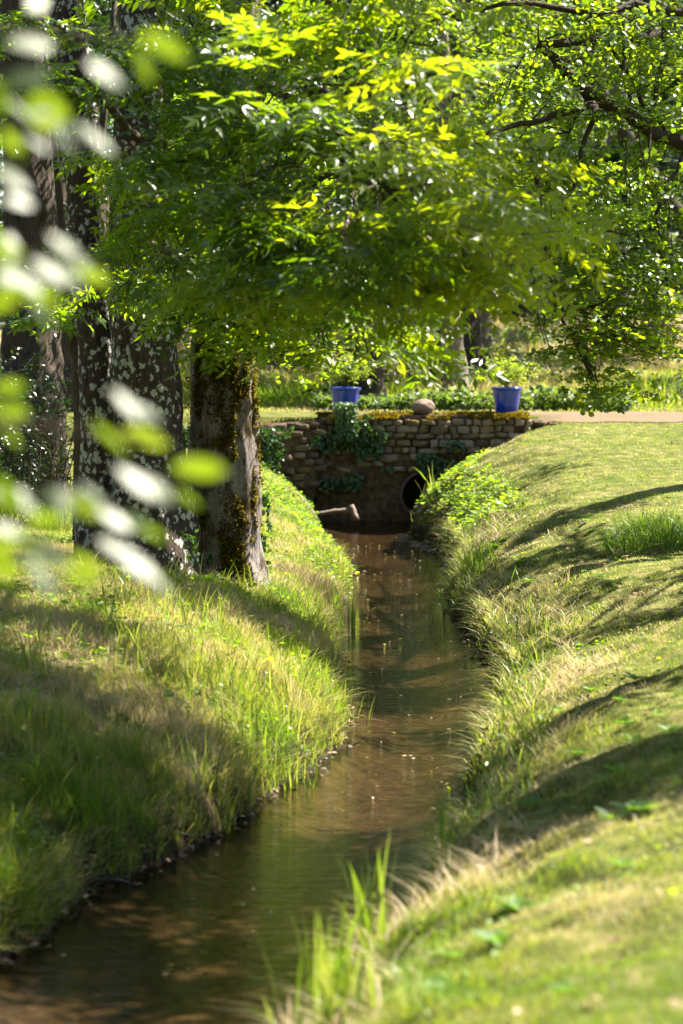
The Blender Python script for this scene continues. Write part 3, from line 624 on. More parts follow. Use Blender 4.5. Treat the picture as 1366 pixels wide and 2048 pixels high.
# ---- trees behind the bridge
def stdtree(name, loc, label, trunkpts, rad, bark, masses, leafm, leafl, group=None, T=BROAD, seed=1, per=12, tl=.8):
    loc = np.array(loc, float); loc[2] = gz(loc, -.1)
    root = thing(name, loc, label, 'tree', group); b = Batch()
    pts = [loc]+[np.array(q) for q in trunkpts]; p, r = trunk(b, pts, rad, 28, .12, .08, seed, 0, 40); b.build('trunk', bark, root)
    b = Batch()
    for (c, r, n, t) in masses:
        c = np.array(c, float); k = p[np.argmin(np.abs(p[:, 2]-(c[2]-1.0)))] 
        tube(b, bend(k, c, 6, .05, .1), np.linspace(.07, .015, 6), 5, .5, 1)
        round_mass(b, c, np.array(r), n, tl=tl, leafl=leafl, tint=t, T=T, per=per)
    b.build('crown', [leafm, bark], root); return root
q = P(915, 805, 54)
stdtree('field_tree', q, 'leaning grey brown trunk standing between the boulder and the right pot', [P(910, 740, 54), P(903, 690, 54), P(896, 600, 54), P(890, 300, 54), P(880, -100, 54)], [.36, .29, .27, .24, .22, .18, .1], M_barkB,
        [(*pix(820, 520, 54, 160, 90, 2), 120, .5), (*pix(700, 380, 54, 200, 120, 2), 130, .5), (*pix(950, 380, 54, 120, 100, 2), 60, .5), (*pix(820, 200, 54, 260, 120, 2), 150, .5), (*pix(780, 640, 53, 90, 40, 1.2), 50, .4), (*pix(850, -80, 54, 300, 150, 3), 180, .5)], M_ash, .14, seed=21)
q = P(738, 812, 51)
stdtree('ivy_clad_tree', q, 'dark ivy clad trunk right behind the left blue pot', [P(738, 760, 51), P(742, 690, 51), P(745, 560, 51), P(735, 300, 51), P(735, -100, 51)], [.42, .3, .27, .25, .22, .16], M_barkD,
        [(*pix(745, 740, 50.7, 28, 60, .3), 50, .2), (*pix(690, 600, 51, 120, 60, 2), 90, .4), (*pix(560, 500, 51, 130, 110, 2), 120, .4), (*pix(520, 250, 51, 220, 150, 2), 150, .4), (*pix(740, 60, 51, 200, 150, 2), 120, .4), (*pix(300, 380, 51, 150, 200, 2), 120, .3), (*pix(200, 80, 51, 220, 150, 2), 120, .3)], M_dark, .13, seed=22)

# background wood: individual trees with their own spots, built from two grown crowns
def woodtree(label, seed, leafm, bark):
    root = thing('woodland_tree', (0, 0, 0), label, 'tree', 'trees at the far side of the field')
    b = Batch(); p, r = trunk(b, [(0, 0, -.3), (0, 0, 2), (.2, .1, 5), (0, .2, 9), (.1, 0, 13)], [.5, .36, .3, .22, .08], 16, .1, .06, seed, 0, 24); b.build('trunk', bark, root)
    b = Batch(); rr = np.random.default_rng(seed)
    for _ in range(16):
        a = rr.random()*2*pi; z = 2.2+rr.random()*10.5; q = (1.2+2.4*np.sin(min(1, (z-1)/12)*pi)*rr.random()**.5)
        c = np.array([q*cos(a), q*sin(a), z]); tube(b, bend((0, 0, max(1, z-1.5)), c, 5, .05, .1), np.linspace(.07, .02, 5), 5, .5, 1)
        round_mass(b, c, np.array([1.5, 1.5, 1.1])*(.7+.6*rr.random()), 75, tl=.9, leafl=.19, tint=.25+.5*rr.random(), T=BROAD, per=12)
    b.build('crown', [leafm, bark], root); return root
def copy_tree(o, loc, rz, sc, label):
    c = o.copy(); C.objects.link(c); c.location = loc; c.rotation_euler = (0, 0, rz); c.scale = (sc, sc, sc); c['label'] = label
    for ch in o.children:
        d_ = ch.copy(); C.objects.link(d_); d_.parent = c
    return c
W1 = woodtree('pale green tree of the far wood, seen in the gap left of the drooping alder', 31, M_far, M_barkB)
W2 = woodtree('dark leafy tree at the back left of the far wood', 32, M_dark, M_barkD)
def put(o, x, y, rz, sc): o.location = (x, y, float(height(x, y))); o.rotation_euler = (0, 0, rz); o.scale = (sc, sc, sc)
put(W1, 4.5, 82, .3, 1.05); put(W2, -7.5, 60, 0, .95)
wl = [(W1, -2.5, 74, 1.3, 1, 'pale green far tree behind the left blue pot'), (W1, 10.5, 95, 2.2, 1.1, 'pale far tree above the tan meadow at right'), (W1, 0.8, 88, 4, 1.2, 'tall pale far tree behind the boulder'),
      (W1, 16.5, 100, 5, 1.2, 'pale far tree at the right end of the field'), (W2, -3.2, 66, 2, 1, 'dark tree behind the grey hammock'), (W2, -11, 74, 1, 1.2, 'dark tree deep in the wood at far left'),
      (W2, 8, 110, 3, 1.3, 'dark tree rising behind the pale ones at right'), (W2, -6, 88, 4, 1.4, 'tallest dark tree at the back of the left wood'), (W2, 2.5, 112, 5, 1.5, 'dark tall tree far behind the trunk between the pots'), (W2, -5.2, 47, 2.7, .75, 'nearest dark tree behind the lichen covered trunks'), (W2, 17, 118, 3.3, 1.5, 'dark tree beyond the meadow at the right edge')]
wl += [(W1, 20, 140, 1, 2.0, 'tall pale tree of the farthest row, right end'), (W2, 12, 145, 2, 2.1, 'tall dark tree of the farthest row, right of the middle'), (W1, 5, 138, 3, 2.0, 'tall pale tree of the farthest row, near the middle'), (W2, -2, 135, 4, 2.0, 'tall dark tree of the farthest row, left of the middle'),
       (W1, 14, 84, 1.7, 1.25, 'pale leafy tree over the right edge of the meadow'), (W2, -9.5, 50, 1.1, 1, 'dark tree deep behind the thicket at left'), (W1, 12.6, 100, 1.2, 1.35, 'large pale tree between the meadow and the middle of the wood'), (W1, -13, 110, 2, 1.9, 'pale tall tree at the far left')]
wl += [(W2, -1.0, 80, .4, 1.7, 'dark tree high behind the ivy clad trunk'), (W2, 3.0, 66, 1.9, 1.6, 'dark tree high behind the boulder and the leaning trunk'), (W2, 10.2, 66, 3.9, 1.6, 'dark tree rising behind the right pot and drooping alder'), (W2, -4.6, 56, 5.2, 1.2, 'dark tree behind the mossy tree')]
wl += [(W2, x_, y_, k_*1.3, sc_, 'dark unseen tree of the enclosing wood, added to cut sky light, '+t_) for k_, (x_, y_, sc_, t_) in enumerate((  # out-of-view trees added around the camera to block sky fill
    (-10, 2, 1.0, 'left of the stream outside the picture beside the camera'), (-11.5, 10, 1.05, 'left bank outside the picture across from the near lawn'), (-9.5, 17, .95, 'left bank outside the picture across from the reeds'), (-12, 24, 1.1, 'left bank outside the picture behind the lichen tree'), (-17, 6, 1.3, 'second row outside the picture at the left near'), (-18, 19, 1.3, 'second row outside the picture at the left far'),
    (-5, -7, 1.1, 'behind the camera on the left'), (2, -9, 1.15, 'straight behind the camera'), (9, -7, 1.1, 'behind the camera on the right'), (15, -2, 1.1, 'right rear of the camera'), (16, 6, 1.0, 'right of the near lawn outside the picture'), (-1, -18, 1.5, 'second row far behind the camera'), (19, -10, 1.5, 'second row right behind the camera')))]
for (o, x, y, rz, sc, lab) in wl: copy_tree(o, (x, y, float(height(x, y))), rz, sc, lab)

# hedge bushes beyond the track
def bush(label, px, row, d, rx, ry, n, leafm, tint, leafl=.1, group='bushes beyond the bridge', name='hedge_bush'):
    c, r = pix(px, row, d, rx, ry, 1.2); loc = c.copy(); loc[2] = gz(loc, -.05)
    root = thing(name, loc, label, 'bush', group); b = Batch()
    for k in range(5): tube(b, bend(loc, c+R.normal(0, .4, 3)*r, 5, 0, .15), np.linspace(.04, .012, 5), 5)
    b.build('stem', M_twig, root); b = Batch()
    r[2] = max(r[2], .3); c[2] = max(c[2], loc[2]+r[2]*.8)
    round_mass(b, c, r, n, tl=.45, leafl=leafl, tint=tint, T=BROAD, per=11, droop=.2)
    b.build('foliage', [leafm, M_twig], root)
bush('dark green bush between the two trunks behind the wall', 810, 770, 60, 90, 50, 110, M_dark, .6)
bush('mid green bush left of the right blue pot', 980, 740, 66, 90, 70, 120, M_far, .35)
bush('pale bush behind the right blue pot', 1060, 700, 70, 90, 80, 120, M_far, .6)
bush('blue green bush right of the right pot', 1130, 780, 58, 80, 40, 90, M_dark, .8)
bush('bushy growth at the far side of the meadow', 1330, 600, 80, 120, 60, 110, M_far, .3)
bush('dark bush low at the right edge beyond the track', 1330, 800, 54, 90, 34, 90, M_dark, .7)
bush('sunny light green bush left of the left pot', 620, 760, 66, 80, 40, 90, M_far, .9)

# low ivy hedge line just behind the bridge
b = Batch(); n = 9000; x = -.5+R.random(n)*6.0; y = 47.3+R.random(n)*1.3; z = height(x, y)+.32*R.random(n)*(.5+fbm(x*1.3, y))
leaves(b, ROUND, np.stack([x, y, z], -1), R.normal(0, 1, (n, 3)), np.array([0, -.2, 1])+R.normal(0, .5, (n, 3)), .085*(.6+.7*R.random(n)), np.clip(.5+R.normal(0, .25, n), 0, 1))
stuff(b.build('ground_ivy', M_far), 'low dark ivy covering the ground behind the bridge', 'ground plants')

# ------------------------------------------------------------------ bramble thicket, far left
tb = np.array([-4.6, 30.8, 0.]); tb[2] = gz(tb, 0)
rootB = thing('bramble_thicket', tb, 'dark bramble thicket with bare brown canes at the far left behind the trees', 'bush')
b = Batch()
for _ in range(150):
    a = np.array([-5.9+2.9*R.random(), 29.6+2.4*R.random(), 0]); a[2] = gz(a, -.05); e = a+np.array([R.normal(0, .5), R.normal(-.3, .3), .3+1.3*R.random()])
    tube(b, bend(a, e, 6, .15, .2), np.linspace(.009, .004, 6), 4)
b.build('canes', M_twig, rootB)
b = Batch(); round_mass(b, np.array([-4.6, 31.2, 2.0]), np.array([1.6, 1.0, .8]), 700, tl=.4, leafl=.06, tint=.35, T=BROAD, per=9)
round_mass(b, np.array([-4.9, 30.4, 1.4]), np.array([1.5, .7, .6]), 380, tl=.4, leafl=.06, tint=.5, T=BROAD, per=9)
b.build('foliage', [M_dark, M_twig], rootB)

# ------------------------------------------------------------------ bridge
WY = 43.0
rootW = thing('stone_bridge', (1.4, WY, 0), 'low stone culvert bridge with moss on its top and two round pipes', 'bridge')
x0, x1, zt = -.42, 3.22, 1.80
pipes = [(1.42, .44, .37), (2.34, .70, .24)]
def wallface():
    """front face as a fine grid with the pipe mouths cut out, top and back"""
    nx, nz = 120, 64; X = np.linspace(x0, x1, nx); Zs = np.linspace(-.35, zt, nz)
    XX, ZZ = np.meshgrid(X, Zs); YY = WY+(fbm(XX*2.3, ZZ*3.1)-.5)*.16+np.clip(.9-ZZ, 0, 1)*-.10
    V = np.stack([XX, YY, ZZ], -1).reshape(-1, 3); F = []
    for j in range(nz-1):
        for i in range(nx-1):
            cxx, cz = (X[i]+X[i+1])/2, (Zs[j]+Zs[j+1])/2
            if any((cxx-a)**2+(cz-c)**2 < (r_-.0)**2 for a, c, r_ in pipes): continue
            k = j*nx+i; F.append((k, k+1, k+nx+1, k+nx))
    nb = len(V); top = (nz-1)*nx
    back = V[top:top+nx].copy(); back[:, 1] = WY+1.25; V = np.concatenate([V, back])
    for i in range(nx-1): F.append((top+i, top+i+1, nb+i+1, nb+i))
    nb2 = len(V); bb = back.copy(); bb[:, 2] = 1.3; V = np.concatenate([V, bb])
    for i in range(nx-1): F.append((nb+i, nb+i+1, nb2+i+1, nb2+i))
    return V, F
b = Batch(); V, F = wallface(); b.add(V, F); b.build('wall', M_earth, rootW)
# stones
def stone(b, c, s, tint, seed):
    rs = np.random.default_rng(seed); nu, nv = 8, 5; V = [];
    for i in range(nv+1):
        ph = -pi/2+pi*i/nv
        for j in range(nu):
            a = 2*pi*j/nu; q = np.array([cos(a)*cos(ph), sin(a)*cos(ph), sin(ph)])
            q = np.sign(q)*np.abs(q)**.42; V.append(q*s*(1+rs.normal(0, .12)))
    V = np.array(V); V[:, 2] += V[:, 0]*rs.normal(0, .1); F = []
    for i in range(nv):
        for j in range(nu): F.append((i*nu+j, i*nu+(j+1) % nu, (i+1)*nu+(j+1) % nu, (i+1)*nu+j))
    b.add(V+np.asarray(c), F, tint)
b = Batch(); z = 1.74; sd = 0
rows = [.10, .13, .09, .14, .10, .12, .10, .09]
for k, rh in enumerate(rows):
    x = x0+.02
    while x < x1-.05:
        wd = .11+.32*R.random()**1.4; xx = x+wd/2
        if k < 5 or (xx < 2.1 and R.random() < .4) or R.random() < .3:
            if not any((xx-a)**2+(z-c)**2 < (r_+.08)**2 for a, c, r_ in pipes):
                lo_ = float(np.interp(z, [.9, 1.2], [-.03, .0]))
                stone(b, (xx, WY+.0+R.normal(0, .025), z-rh/2+.05*(fbm(xx*1.1, z*0+k)-.5)), np.array([min(wd*.50, max(.05, x1-xx)), .10, rh*.50*(1+R.normal(0, .12))]), np.clip(R.normal(.5, .28)+.3*(xx > 1), 0, 1), sd)
        sd += 1; x += wd+.006
    z -= rh+.006
b.build('stonework', M_stone, rootW)
# coping moss on the top
b = Batch(); n = 16000; x = x0+R.random(n)*(x1-x0); y = WY-.12+R.random(n)*.75; 
k = fbm(x*2.5, y*2.5+3) > .36; x, y = x[k], y[k]; n = len(x)
over = np.clip((WY-y), 0, .15); z = 1.805-over*.6+.03*fbm(x*4, y*4)
leaves(b, BROAD, np.stack([x, y, z], -1), R.normal(0, 1, (n, 3))+np.array([0, 0, .6]), R.normal(0, 1, (n, 3)), .04*(.6+.8*R.random(n)), np.clip(.62+R.normal(0, .25, n), 0, 1))
b.build('moss', M_moss, rootW)
for a_, c_, r_ in pipes:
    b = Batch(); seg = 40; ang = np.arange(seg)/seg*2*pi; prof = [(r_-.005, WY-.30), (r_+.05, WY-.30), (r_+.05, WY+.12), (r_+.05, WY+1.0)]
    rings = []
    for (rr, yy) in ((r_-.0, WY+1.0), (r_-.0, WY-.16), (r_+.045, WY-.17), (r_+.05, WY+.1)):
        rings.append(np.stack([a_+np.cos(ang)*rr, np.full(seg, yy), c_+np.sin(ang)*rr], -1))
    V = np.concatenate(rings); F = []
    for i in range(3):
        for j in range(seg): F.append((i*seg+j, i*seg+(j+1) % seg, (i+1)*seg+(j+1) % seg, (i+1)*seg+j))
    F.append(tuple(range(seg)))
    b.add(V, F); b.build('pipe', M_pipe, rootW)
# wing walls
def wing(name, label, pts, ztop, thick=.35, zbot=.4, stones=True, mat=M_earth):
    pts = np.array(pts); loc = (pts[0][0], pts[0][1], 1.0); root = thing(name, loc, label, 'wall'); b = Batch()
    L = np.cumsum([0]+list(np.linalg.norm(np.diff(pts, axis=0), axis=1))); n = 40; t = np.linspace(0, L[-1], n)
    X = np.interp(t, L, pts[:, 0]); Y = np.interp(t, L, pts[:, 1]); Zt = np.interp(t, [0, L[-1]], ztop)
    V = []; F = []
    for i in range(n):
        for j, f in enumerate(np.linspace(0, 1, 10)): V.append((X[i]+(vn(i*.5, j*.9)-.5)*.05, Y[i]+(vn(i*.5+9, j*.9)-.5)*.14-.0, zbot+(Zt[i]-zbot)*f))
        V.append((X[i], Y[i]+thick, Zt[i])); V.append((X[i], Y[i]+thick, zbot))
    for i in range(n-1):
        for j in range(11): k = i*12+j; F.append((k, k+12, k+13, k+1))
    for e in (0, (n-1)*12): F.append(tuple(e+j for j in range(12)))
    b.add(V, F); b.build('earth_core', mat, root)
    if stones:
        b = Batch(); s_ = 1000
        for rr in range(9):
            x = 0.05
            while x < L[-1]-.05:
                wd = .18+.25*R.random(); q = x+wd/2; top = np.interp(q, [0, L[-1]], ztop); zz = top-.07-rr*.125
                if zz > zbot+.05 and R.random() < .75: stone(b, (np.interp(q, L, pts[:, 0]), np.interp(q, L, pts[:, 1])-.01, zz), np.array([wd*.45, .09, .055]), np.clip(R.normal(.4, .2), 0, 1), s_)
                s_ += 1; x += wd+.015
        b.build('stonework', M_stone, root)
    return root
wing('wing_wall', 'ivy grown low wing wall running left from the bridge', [(-4.5, 42.0), (-1.2, 42.25), (-.42, 42.85)], (1.56, 1.72))
wing('edging_wall', 'short stone edging at the right end of the bridge towards the track', [(3.25, 43.05), (3.8, 43.2)], (1.74, 1.66), zbot=1.2)

# ivy over the wall
b = Batch(); n = 15000
u = R.random(n); x = -4.2+R.random(n)*6.9; z = .55+R.random(n)*1.3
k = (fbm(x*1.6+3, z*2.2+1, 4)-.12*np.clip(x-.2, 0, 3)/1.0-.06*(z > 1.6)+.05*(x < .3)) > .50
k |= (fbm(x*2+33, z*2.2+9, 3) > .52) & (x > 1.3) & (x < 2.1) & (z < 1.4) & (z > .85)
x, z = x[k], z[k]; yw = np.interp(x, [-4.5, -1.2, -.42, -.3, 4], [42.0, 42.25, 42.85, WY, WY])
k = (z < np.interp(x, [-4.5, -.45, -.4], [1.6, 1.75, 1.95])) & np.array([not any((a-p)**2+(c-q)**2 < r_**2*.85 for p, q, r_ in pipes) for a, c in zip(x, z)])
x, z, yw = x[k], z[k], yw[k]; k = R.random(len(x)) < .75; x, z, yw = x[k], z[k], yw[k]; n = len(x)
leaves(b, ROUND, np.stack([x, yw-.10-.16*R.random(n), z], -1), np.array([0, -.2, -.8])+R.normal(0, .6, (n, 3)), np.array([0, -1, .7])+R.normal(0, .4, (n, 3)), .06*(.6+.7*R.random(n)), np.clip(.45+R.normal(0, .22, n), 0, 1))
stuff(b.build('wall_ivy', M_ivy), 'dark green ivy trailing over the left part of the bridge wall', 'ivy')
b = Batch(); n = 900; x = -.1+R.random(n)*.36; t = R.random(n)
leaves(b, ROUND, np.stack([x, WY-.1-.22*R.random(n), 1.42+.62*t], -1), np.array([0, -.3, -.7])+R.normal(0, .6, (n, 3)), np.array([.3, -.8, .8])+R.normal(0, .3, (n, 3)), .055*(.7+.6*R.random(n)), np.clip(.85+R.normal(0, .15, n), 0, 1))
stuff(b.build('pale_ivy', M_ivy), 'pale glossy ivy hanging below the left blue pot', 'ivy')

# ------------------------------------------------------------------ pots
def lathe(b, prof, seg=48, tint=.5, mat=0):
    a = np.arange(seg)/seg*2*pi; V = np.concatenate([np.stack([np.cos(a)*r, np.sin(a)*r, np.full(seg, z)], -1) for r, z in prof]); F = []
    for i in range(len(prof)-1):
        for j in range(seg): F.append((i*seg+j, i*seg+(j+1) % seg, (i+1)*seg+(j+1) % seg, (i+1)*seg+j))
    F.append(tuple(range(seg))[::-1]); b.add(V, F, tint, mat)
def pot(loc, label, s=1):
    root = thing('plant_pot', loc, label, 'plant pot', 'blue glazed pots on the bridge')
    for nm, prof, mt in (('body', [(.13, 0), (.16, 0), (.175, .02), (.20, .12), (.225, .24), (.238, .335), (.24, .35)], M_pot), ('rim', [(.235, .345), (.262, .352), (.27, .375), (.262, .395), (.235, .397), (.222, .385), (.22, .35), (.2, .30)], M_pot), ('soil', [(.21, .345), (.1, .36), (.01, .365)], M_soil)):
        b = Batch()
        if nm == 'body': lathe(b, prof)
        else:
            a = np.arange(48)/48*2*pi; V = np.concatenate([np.stack([np.cos(a)*r, np.sin(a)*r, np.full(48, z)], -1) for r, z in prof])
            b.add(V, [(i*48+j, i*48+(j+1) % 48, (i+1)*48+(j+1) % 48, (i+1)*48+j) for i in range(len(prof)-1) for j in range(48)])
        o = b.build(nm, mt); o.parent = root
    root.scale = (s, s, s*1.14); return root
Z_T = 1.815
L1 = P(690, 824, 43.45); L2 = P(1013, 822, 43.45)
pot((L1[0], 43.45, Z_T), 'blue glazed pot on the left end of the bridge above the ivy', 1.04); pot((L2[0], 43.45, Z_T), 'blue glazed pot on the right end of the bridge', 1.04)
def potplant(loc, label, h):
    root = thing('pot_shrub', loc, label, 'plant', 'shrubs in the blue pots'); b = Batch(); tips = []
    for k in range(16):
        a = R.random()*2*pi; e = np.array(loc)+[cos(a)*.2*R.random(), sin(a)*.2*R.random(), h*(.6+.4*R.random())]; p = bend(loc, e, 6, 0, .1); tube(b, p, np.linspace(.006, .003, 6), 5); tips += [p[3], p[4], p[5]]
    b.build('stem', M_twig, root); b = Batch()
    for t in tips: round_mass(b, t, np.array([.10, .10, .08]), 5, tl=.14, leafl=.045, tint=.85, T=BROAD, per=8, droop=.1)
    b.build('foliage', [M_weed, M_twig], root)
potplant((L1[0], 43.45, Z_T+.40), 'light green feathery shrub growing in the left blue pot', .62); potplant((L2[0], 43.45, Z_T+.40), 'yellow green leafy shrub growing in the right blue pot', .5)
# boulder
def rock(name, c, s, mat, label, cat, seed, group=None):
    bpy_me = Batch(); rs = np.random.default_rng(seed); nu, nv = 28, 16; V = []
    ph = np.linspace(-pi/2, pi/2, nv+1); aa = np.arange(nu)/nu*2*pi
    PH, AA = np.meshgrid(ph, aa, indexing='ij'); q = np.stack([np.cos(AA)*np.cos(PH), np.sin(AA)*np.cos(PH), np.sin(PH)], -1)
    k = 1+.28*(fbm(q[..., 0]*1.6+seed, q[..., 1]*1.6+q[..., 2]*1.7+seed)-.5)+.10*(fbm(q[..., 0]*5+seed, q[..., 2]*5+q[..., 1]*3)-.5)
    V = (q*k[..., None]*np.array(s)).reshape(-1, 3); F = [(i*nu+j, i*nu+(j+1) % nu, (i+1)*nu+(j+1) % nu, (i+1)*nu+j) for i in range(nv) for j in range(nu)]
    bpy_me.add(V, F); o = bpy_me.build(name, mat); o.location = tuple(c); return tag(o, label, cat, group)
q = P(846, 808, 43.3); rock('boulder', (q[0], 43.3, Z_T+.125), (.21, .17, .145), M_boul, 'rounded brown boulder on top of the bridge between the two pots', 'boulder', 3)
rock('wet_rock', (P(898, 1143, 33.4)[0]+.08, 33.4, .02), (.2, .28, .10), M_rock, 'dark wet rock lying at the right edge of the water', 'rock', 5)
q = P(652, 1035, 41.2)
# driftwood
root = thing('driftwood', q, 'pale bleached log and root at the water edge left of the culvert', 'log'); b = Batch()
tube(b, bend(P(628, 1030, 41.0), P(704, 1022, 41.2), 10, .04, .08), np.linspace(.03, .05, 10), 12, .5, 0, .6); b.build('log', M_drift, root)
b = Batch(); tube(b, bend(P(590, 985, 40.6), P(632, 1045, 40.2), 10, .05, .1), np.linspace(.03, .06, 10), 12, .5, 0, .6); b.build('root', M_drift, root)
b = Batch(); tube(b, bend(P(700, 1012, 41.2), P(712, 1040, 41.1), 6, .0, .1), np.linspace(.06, .05, 6), 9, .5, 0, .3); b.build('branch_stub', M_drift, root)

# gravel bar
b = Batch(); n = 420
for k in range(n):
    y = 36.6+3.2*R.random(); x = ER_(y)-.25+.55*R.random(); s_ = .018+.03*R.random()
    stone(b, (x, y, max(float(height(x, y)), -.02)+.012), np.array([s_*1.3, s_, s_*.6]), R.random(), 5000+k)
stuff(b.build('gravel_bar', M_stone), 'small wet stones forming a bar at the right edge below the culvert', 'gravel')
# hanging seaweed-like litter: twigs standing in the water
for (px, row, lab) in ((862, 1262, 'left one of two dead forked twigs poking out of the water'), (885, 1262, 'right one of two dead forked twigs poking out of the water')):
    d = 15500/(row-680); c = P(px, row, d); c[2] = -.05; root = thing('twig', c, lab, 'twig', 'dead twigs in the stream'); b = Batch()
    for e in ((-.05, .12), (.03, .16), (.06, .08)): tube(b, bend(c, c+[e[0], 0, .05+e[1]], 5, 0, .2), np.linspace(.004, .002, 5), 5)
    b.build('stem', M_rock, root)
# floating dead leaves and weed bits
b = Batch(); n = 220; y = 12+26*R.random(n); l, r = edges(y); x = l+(r-l)*R.random(n)
leaves(b, BROAD, np.stack([x, y, np.full(n, .008)], -1), R.normal(0, 1, (n, 3))*[1, 1, .1], np.array([0, 0, 1])+R.normal(0, .1, (n, 3)), .03*(.5+R.random(n)), np.clip(.8+R.normal(0, .3, n), 0, 1))
stuff(b.build('floating_leaves', M_grass), 'bits of leaf and weed floating on the stream', 'leaves')

# ------------------------------------------------------------------ reeds and tall tufts
def tuft(name, label, px, row, d, n, hgt, wid, spread, lean=.25, tint=.5, mat=None, cat='reeds', group=None, z=None):
    c = P(px, row, d); c[2] = max(float(height(c[0], c[1])), -.08) if z is None else z
    b = Batch(); gx = lambda: np.clip(R.normal(0, 1, n), -1.7, 1.7)*spread
    x = c[0]+gx(); y = c[1]+gx(); zz = np.maximum(height(x, y), -.08) if z is None else np.full(n, z)
    a = R.random(n)*2*pi
    blades(b, x, y, zz, hgt*(.55+.5*R.random(n)), wid*(.7+.5*R.random(n)), lean*(.2+1.4*R.random(n)), np.clip(tint+R.normal(0, .2, n), 0, 1), 0, .5, a)
    o = b.build(name, mat or M_reed, origin=c); return tag(o, label, cat, group)
tuft('reed_clump', 'small dark clump of upright reeds standing alone in the water', 703, 1262, 26.8, 10, .62, .018, .022, .08, .3)
tuft('reed_clump', 'reeds at the left water edge beside the lone clump', 672, 1255, 27.0, 18, .62, .016, .06, .2, .4)
tuft('reed_clump', 'sparse reeds on the left bank below the mossy tree', 635, 1245, 26.5, 26, .42, .014, .15, .35, .4)
tuft('reed_clump', 'blue green sword leaves in front of the culvert pipe', 850, 1045, 40.2, 16, .62, .03, .12, .45, .8)
tuft('reed_clump', 'thin reeds at the right water edge beside the dark wet rock', 925, 1215, 28.5, 34, .55, .013, .12, .35, .5)
tuft('reed_clump', 'dark reeds climbing the right bank above the water edge', 985, 1190, 28.6, 30, .40, .013, .09, .3, .4, z=.35)
tuft('reed_clump', 'short reeds at the left edge where the stream bends', 420, 1670, 15.9, 22, .30, .013, .10, .45, .2)
tuft('reed_clump', 'bright reeds on the left bank halfway along the stream', 560, 1600, 17.2, 50, .32, .012, .13, .25, .6)
tuft('reed_clump', 'tall green reeds at the left water edge by the brown shallows', 690, 1440, 20.4, 44, .36, .011, .12, .3, .7)
tuft('grass_tussock', 'large bright tussock of long grass at the right edge of the lawn', 1335, 985, 26.6, 900, .36, .010, .36, .8, .35, cat='grass tussock')
tuft('grass_tussock', 'smaller tussock of long grass beside the large one', 1290, 960, 27.6, 260, .34, .010, .16, .6, .4, cat='grass tussock')
tuft('grass_tussock', 'lit tussock of long grass below the trees at left', 130, 1180, 23.2, 200, .3, .008, .22, .9, .6, M_grass, cat='grass tussock')
tuft('grass_tussock', 'pale dry tussock on the crest of the right bank', 1060, 1085, 24.8, 420, .22, .006, .22, .9, .85, M_grass, cat='grass tussock')
tuft('fern', 'small bright fern at the foot of the mossy trunk', 535, 1150, 24.8, 30, .26, .018, .05, 1.0, .8, cat='fern')
for (px, row, d, n, h, lab) in ((592, 2040, 9.4, 5, .42, 'tall blurred blades nearest the camera, left of the others'), (545, 2048, 9.0, 4, .22, 'low blurred blades at the bottom edge of the picture'), (650, 1960, 9.6, 14, .36, 'thick blurred grass blades over the near water edge'), (728, 1900, 10.6, 12, .38, 'pair of upright blurred blades against the dark water'), (880, 1800, 11.8, 12, .34, 'blurred leaning blades on the near right bank'), (700, 2048, 8.6, 30, .28, 'mixed blurred blades at the foot of the near bank')):
    tuft('grass_tuft', lab, px, row, d, n, h*1.55, .019, .05, .16, .6, cat='tall grass', group='tall blades on the near bank')

# ivy at the feet of the trunks
b = Batch(); n = 1500; ang = R.random(n)*2*pi; zz = R.random(n)**1.6*.75
for (px, d, rr) in ((335, 24.6, .46), (520, 25.3, .12)):
    c = P(px, 1150, d); pos = np.stack([c[0]+np.cos(ang)*rr*(1-.25*zz), c[1]+np.sin(ang)*rr*(1-.25*zz), float(height(c[0], c[1]))+zz*(1 if rr > .2 else 1.3)], -1)
    k = fbm(ang*1.5+px, zz*4) > .6
    leaves(b, ROUND, pos[k], (np.array([0, 0, -.6])+R.normal(0, .5, (n, 3)))[k], (np.stack([np.cos(ang), np.sin(ang), .4+0*ang], -1)+R.normal(0, .3, (n, 3)))[k], .05*(.6+.6*R.random(k.sum())), np.clip(.5+R.normal(0, .2, k.sum()), 0, 1))
stuff(b.build('trunk_ivy', M_ivy), 'ivy creeping up the feet of the two big trunks', 'ivy')

# ------------------------------------------------------------------ hammock
hl, hr = P(440, 700, 58), P(700, 690, 58); rootH = thing('hammock', (hl+hr)/2, 'grey hammock slung between trees in the sunny grass beyond the bridge', 'hammock')
b = Batch(); n = 24; V = []; F = []
for i in range(n):
    t = i/(n-1); c = hl*(1-t)+hr*t; c[2] -= .42*sin(t*pi); w_ = .42*sin(pi*t)**.6+.02
    for j in range(7): q = (j/6-.5)*2; V.append((c[0], c[1]+q*w_, c[2]+.22*q*q*sin(pi*t)))
for i in range(n-1):
    for j in range(6): k = i*7+j; F.append((k, k+1, k+8, k+7))
b.add(V, F); o = b.build('canvas', M_canvas, rootH); md = o.modifiers.new('s', 'SOLIDIFY'); md.thickness = .006
for a_, c_ in ((hl, hl+[-1.6, 0, .9]), (hr, P(745, 650, 52))):
    b = Batch(); tube(b, bend(a_, c_, 5, -.02, 0), .012, 6); b.build('rope', M_canvas, rootH)

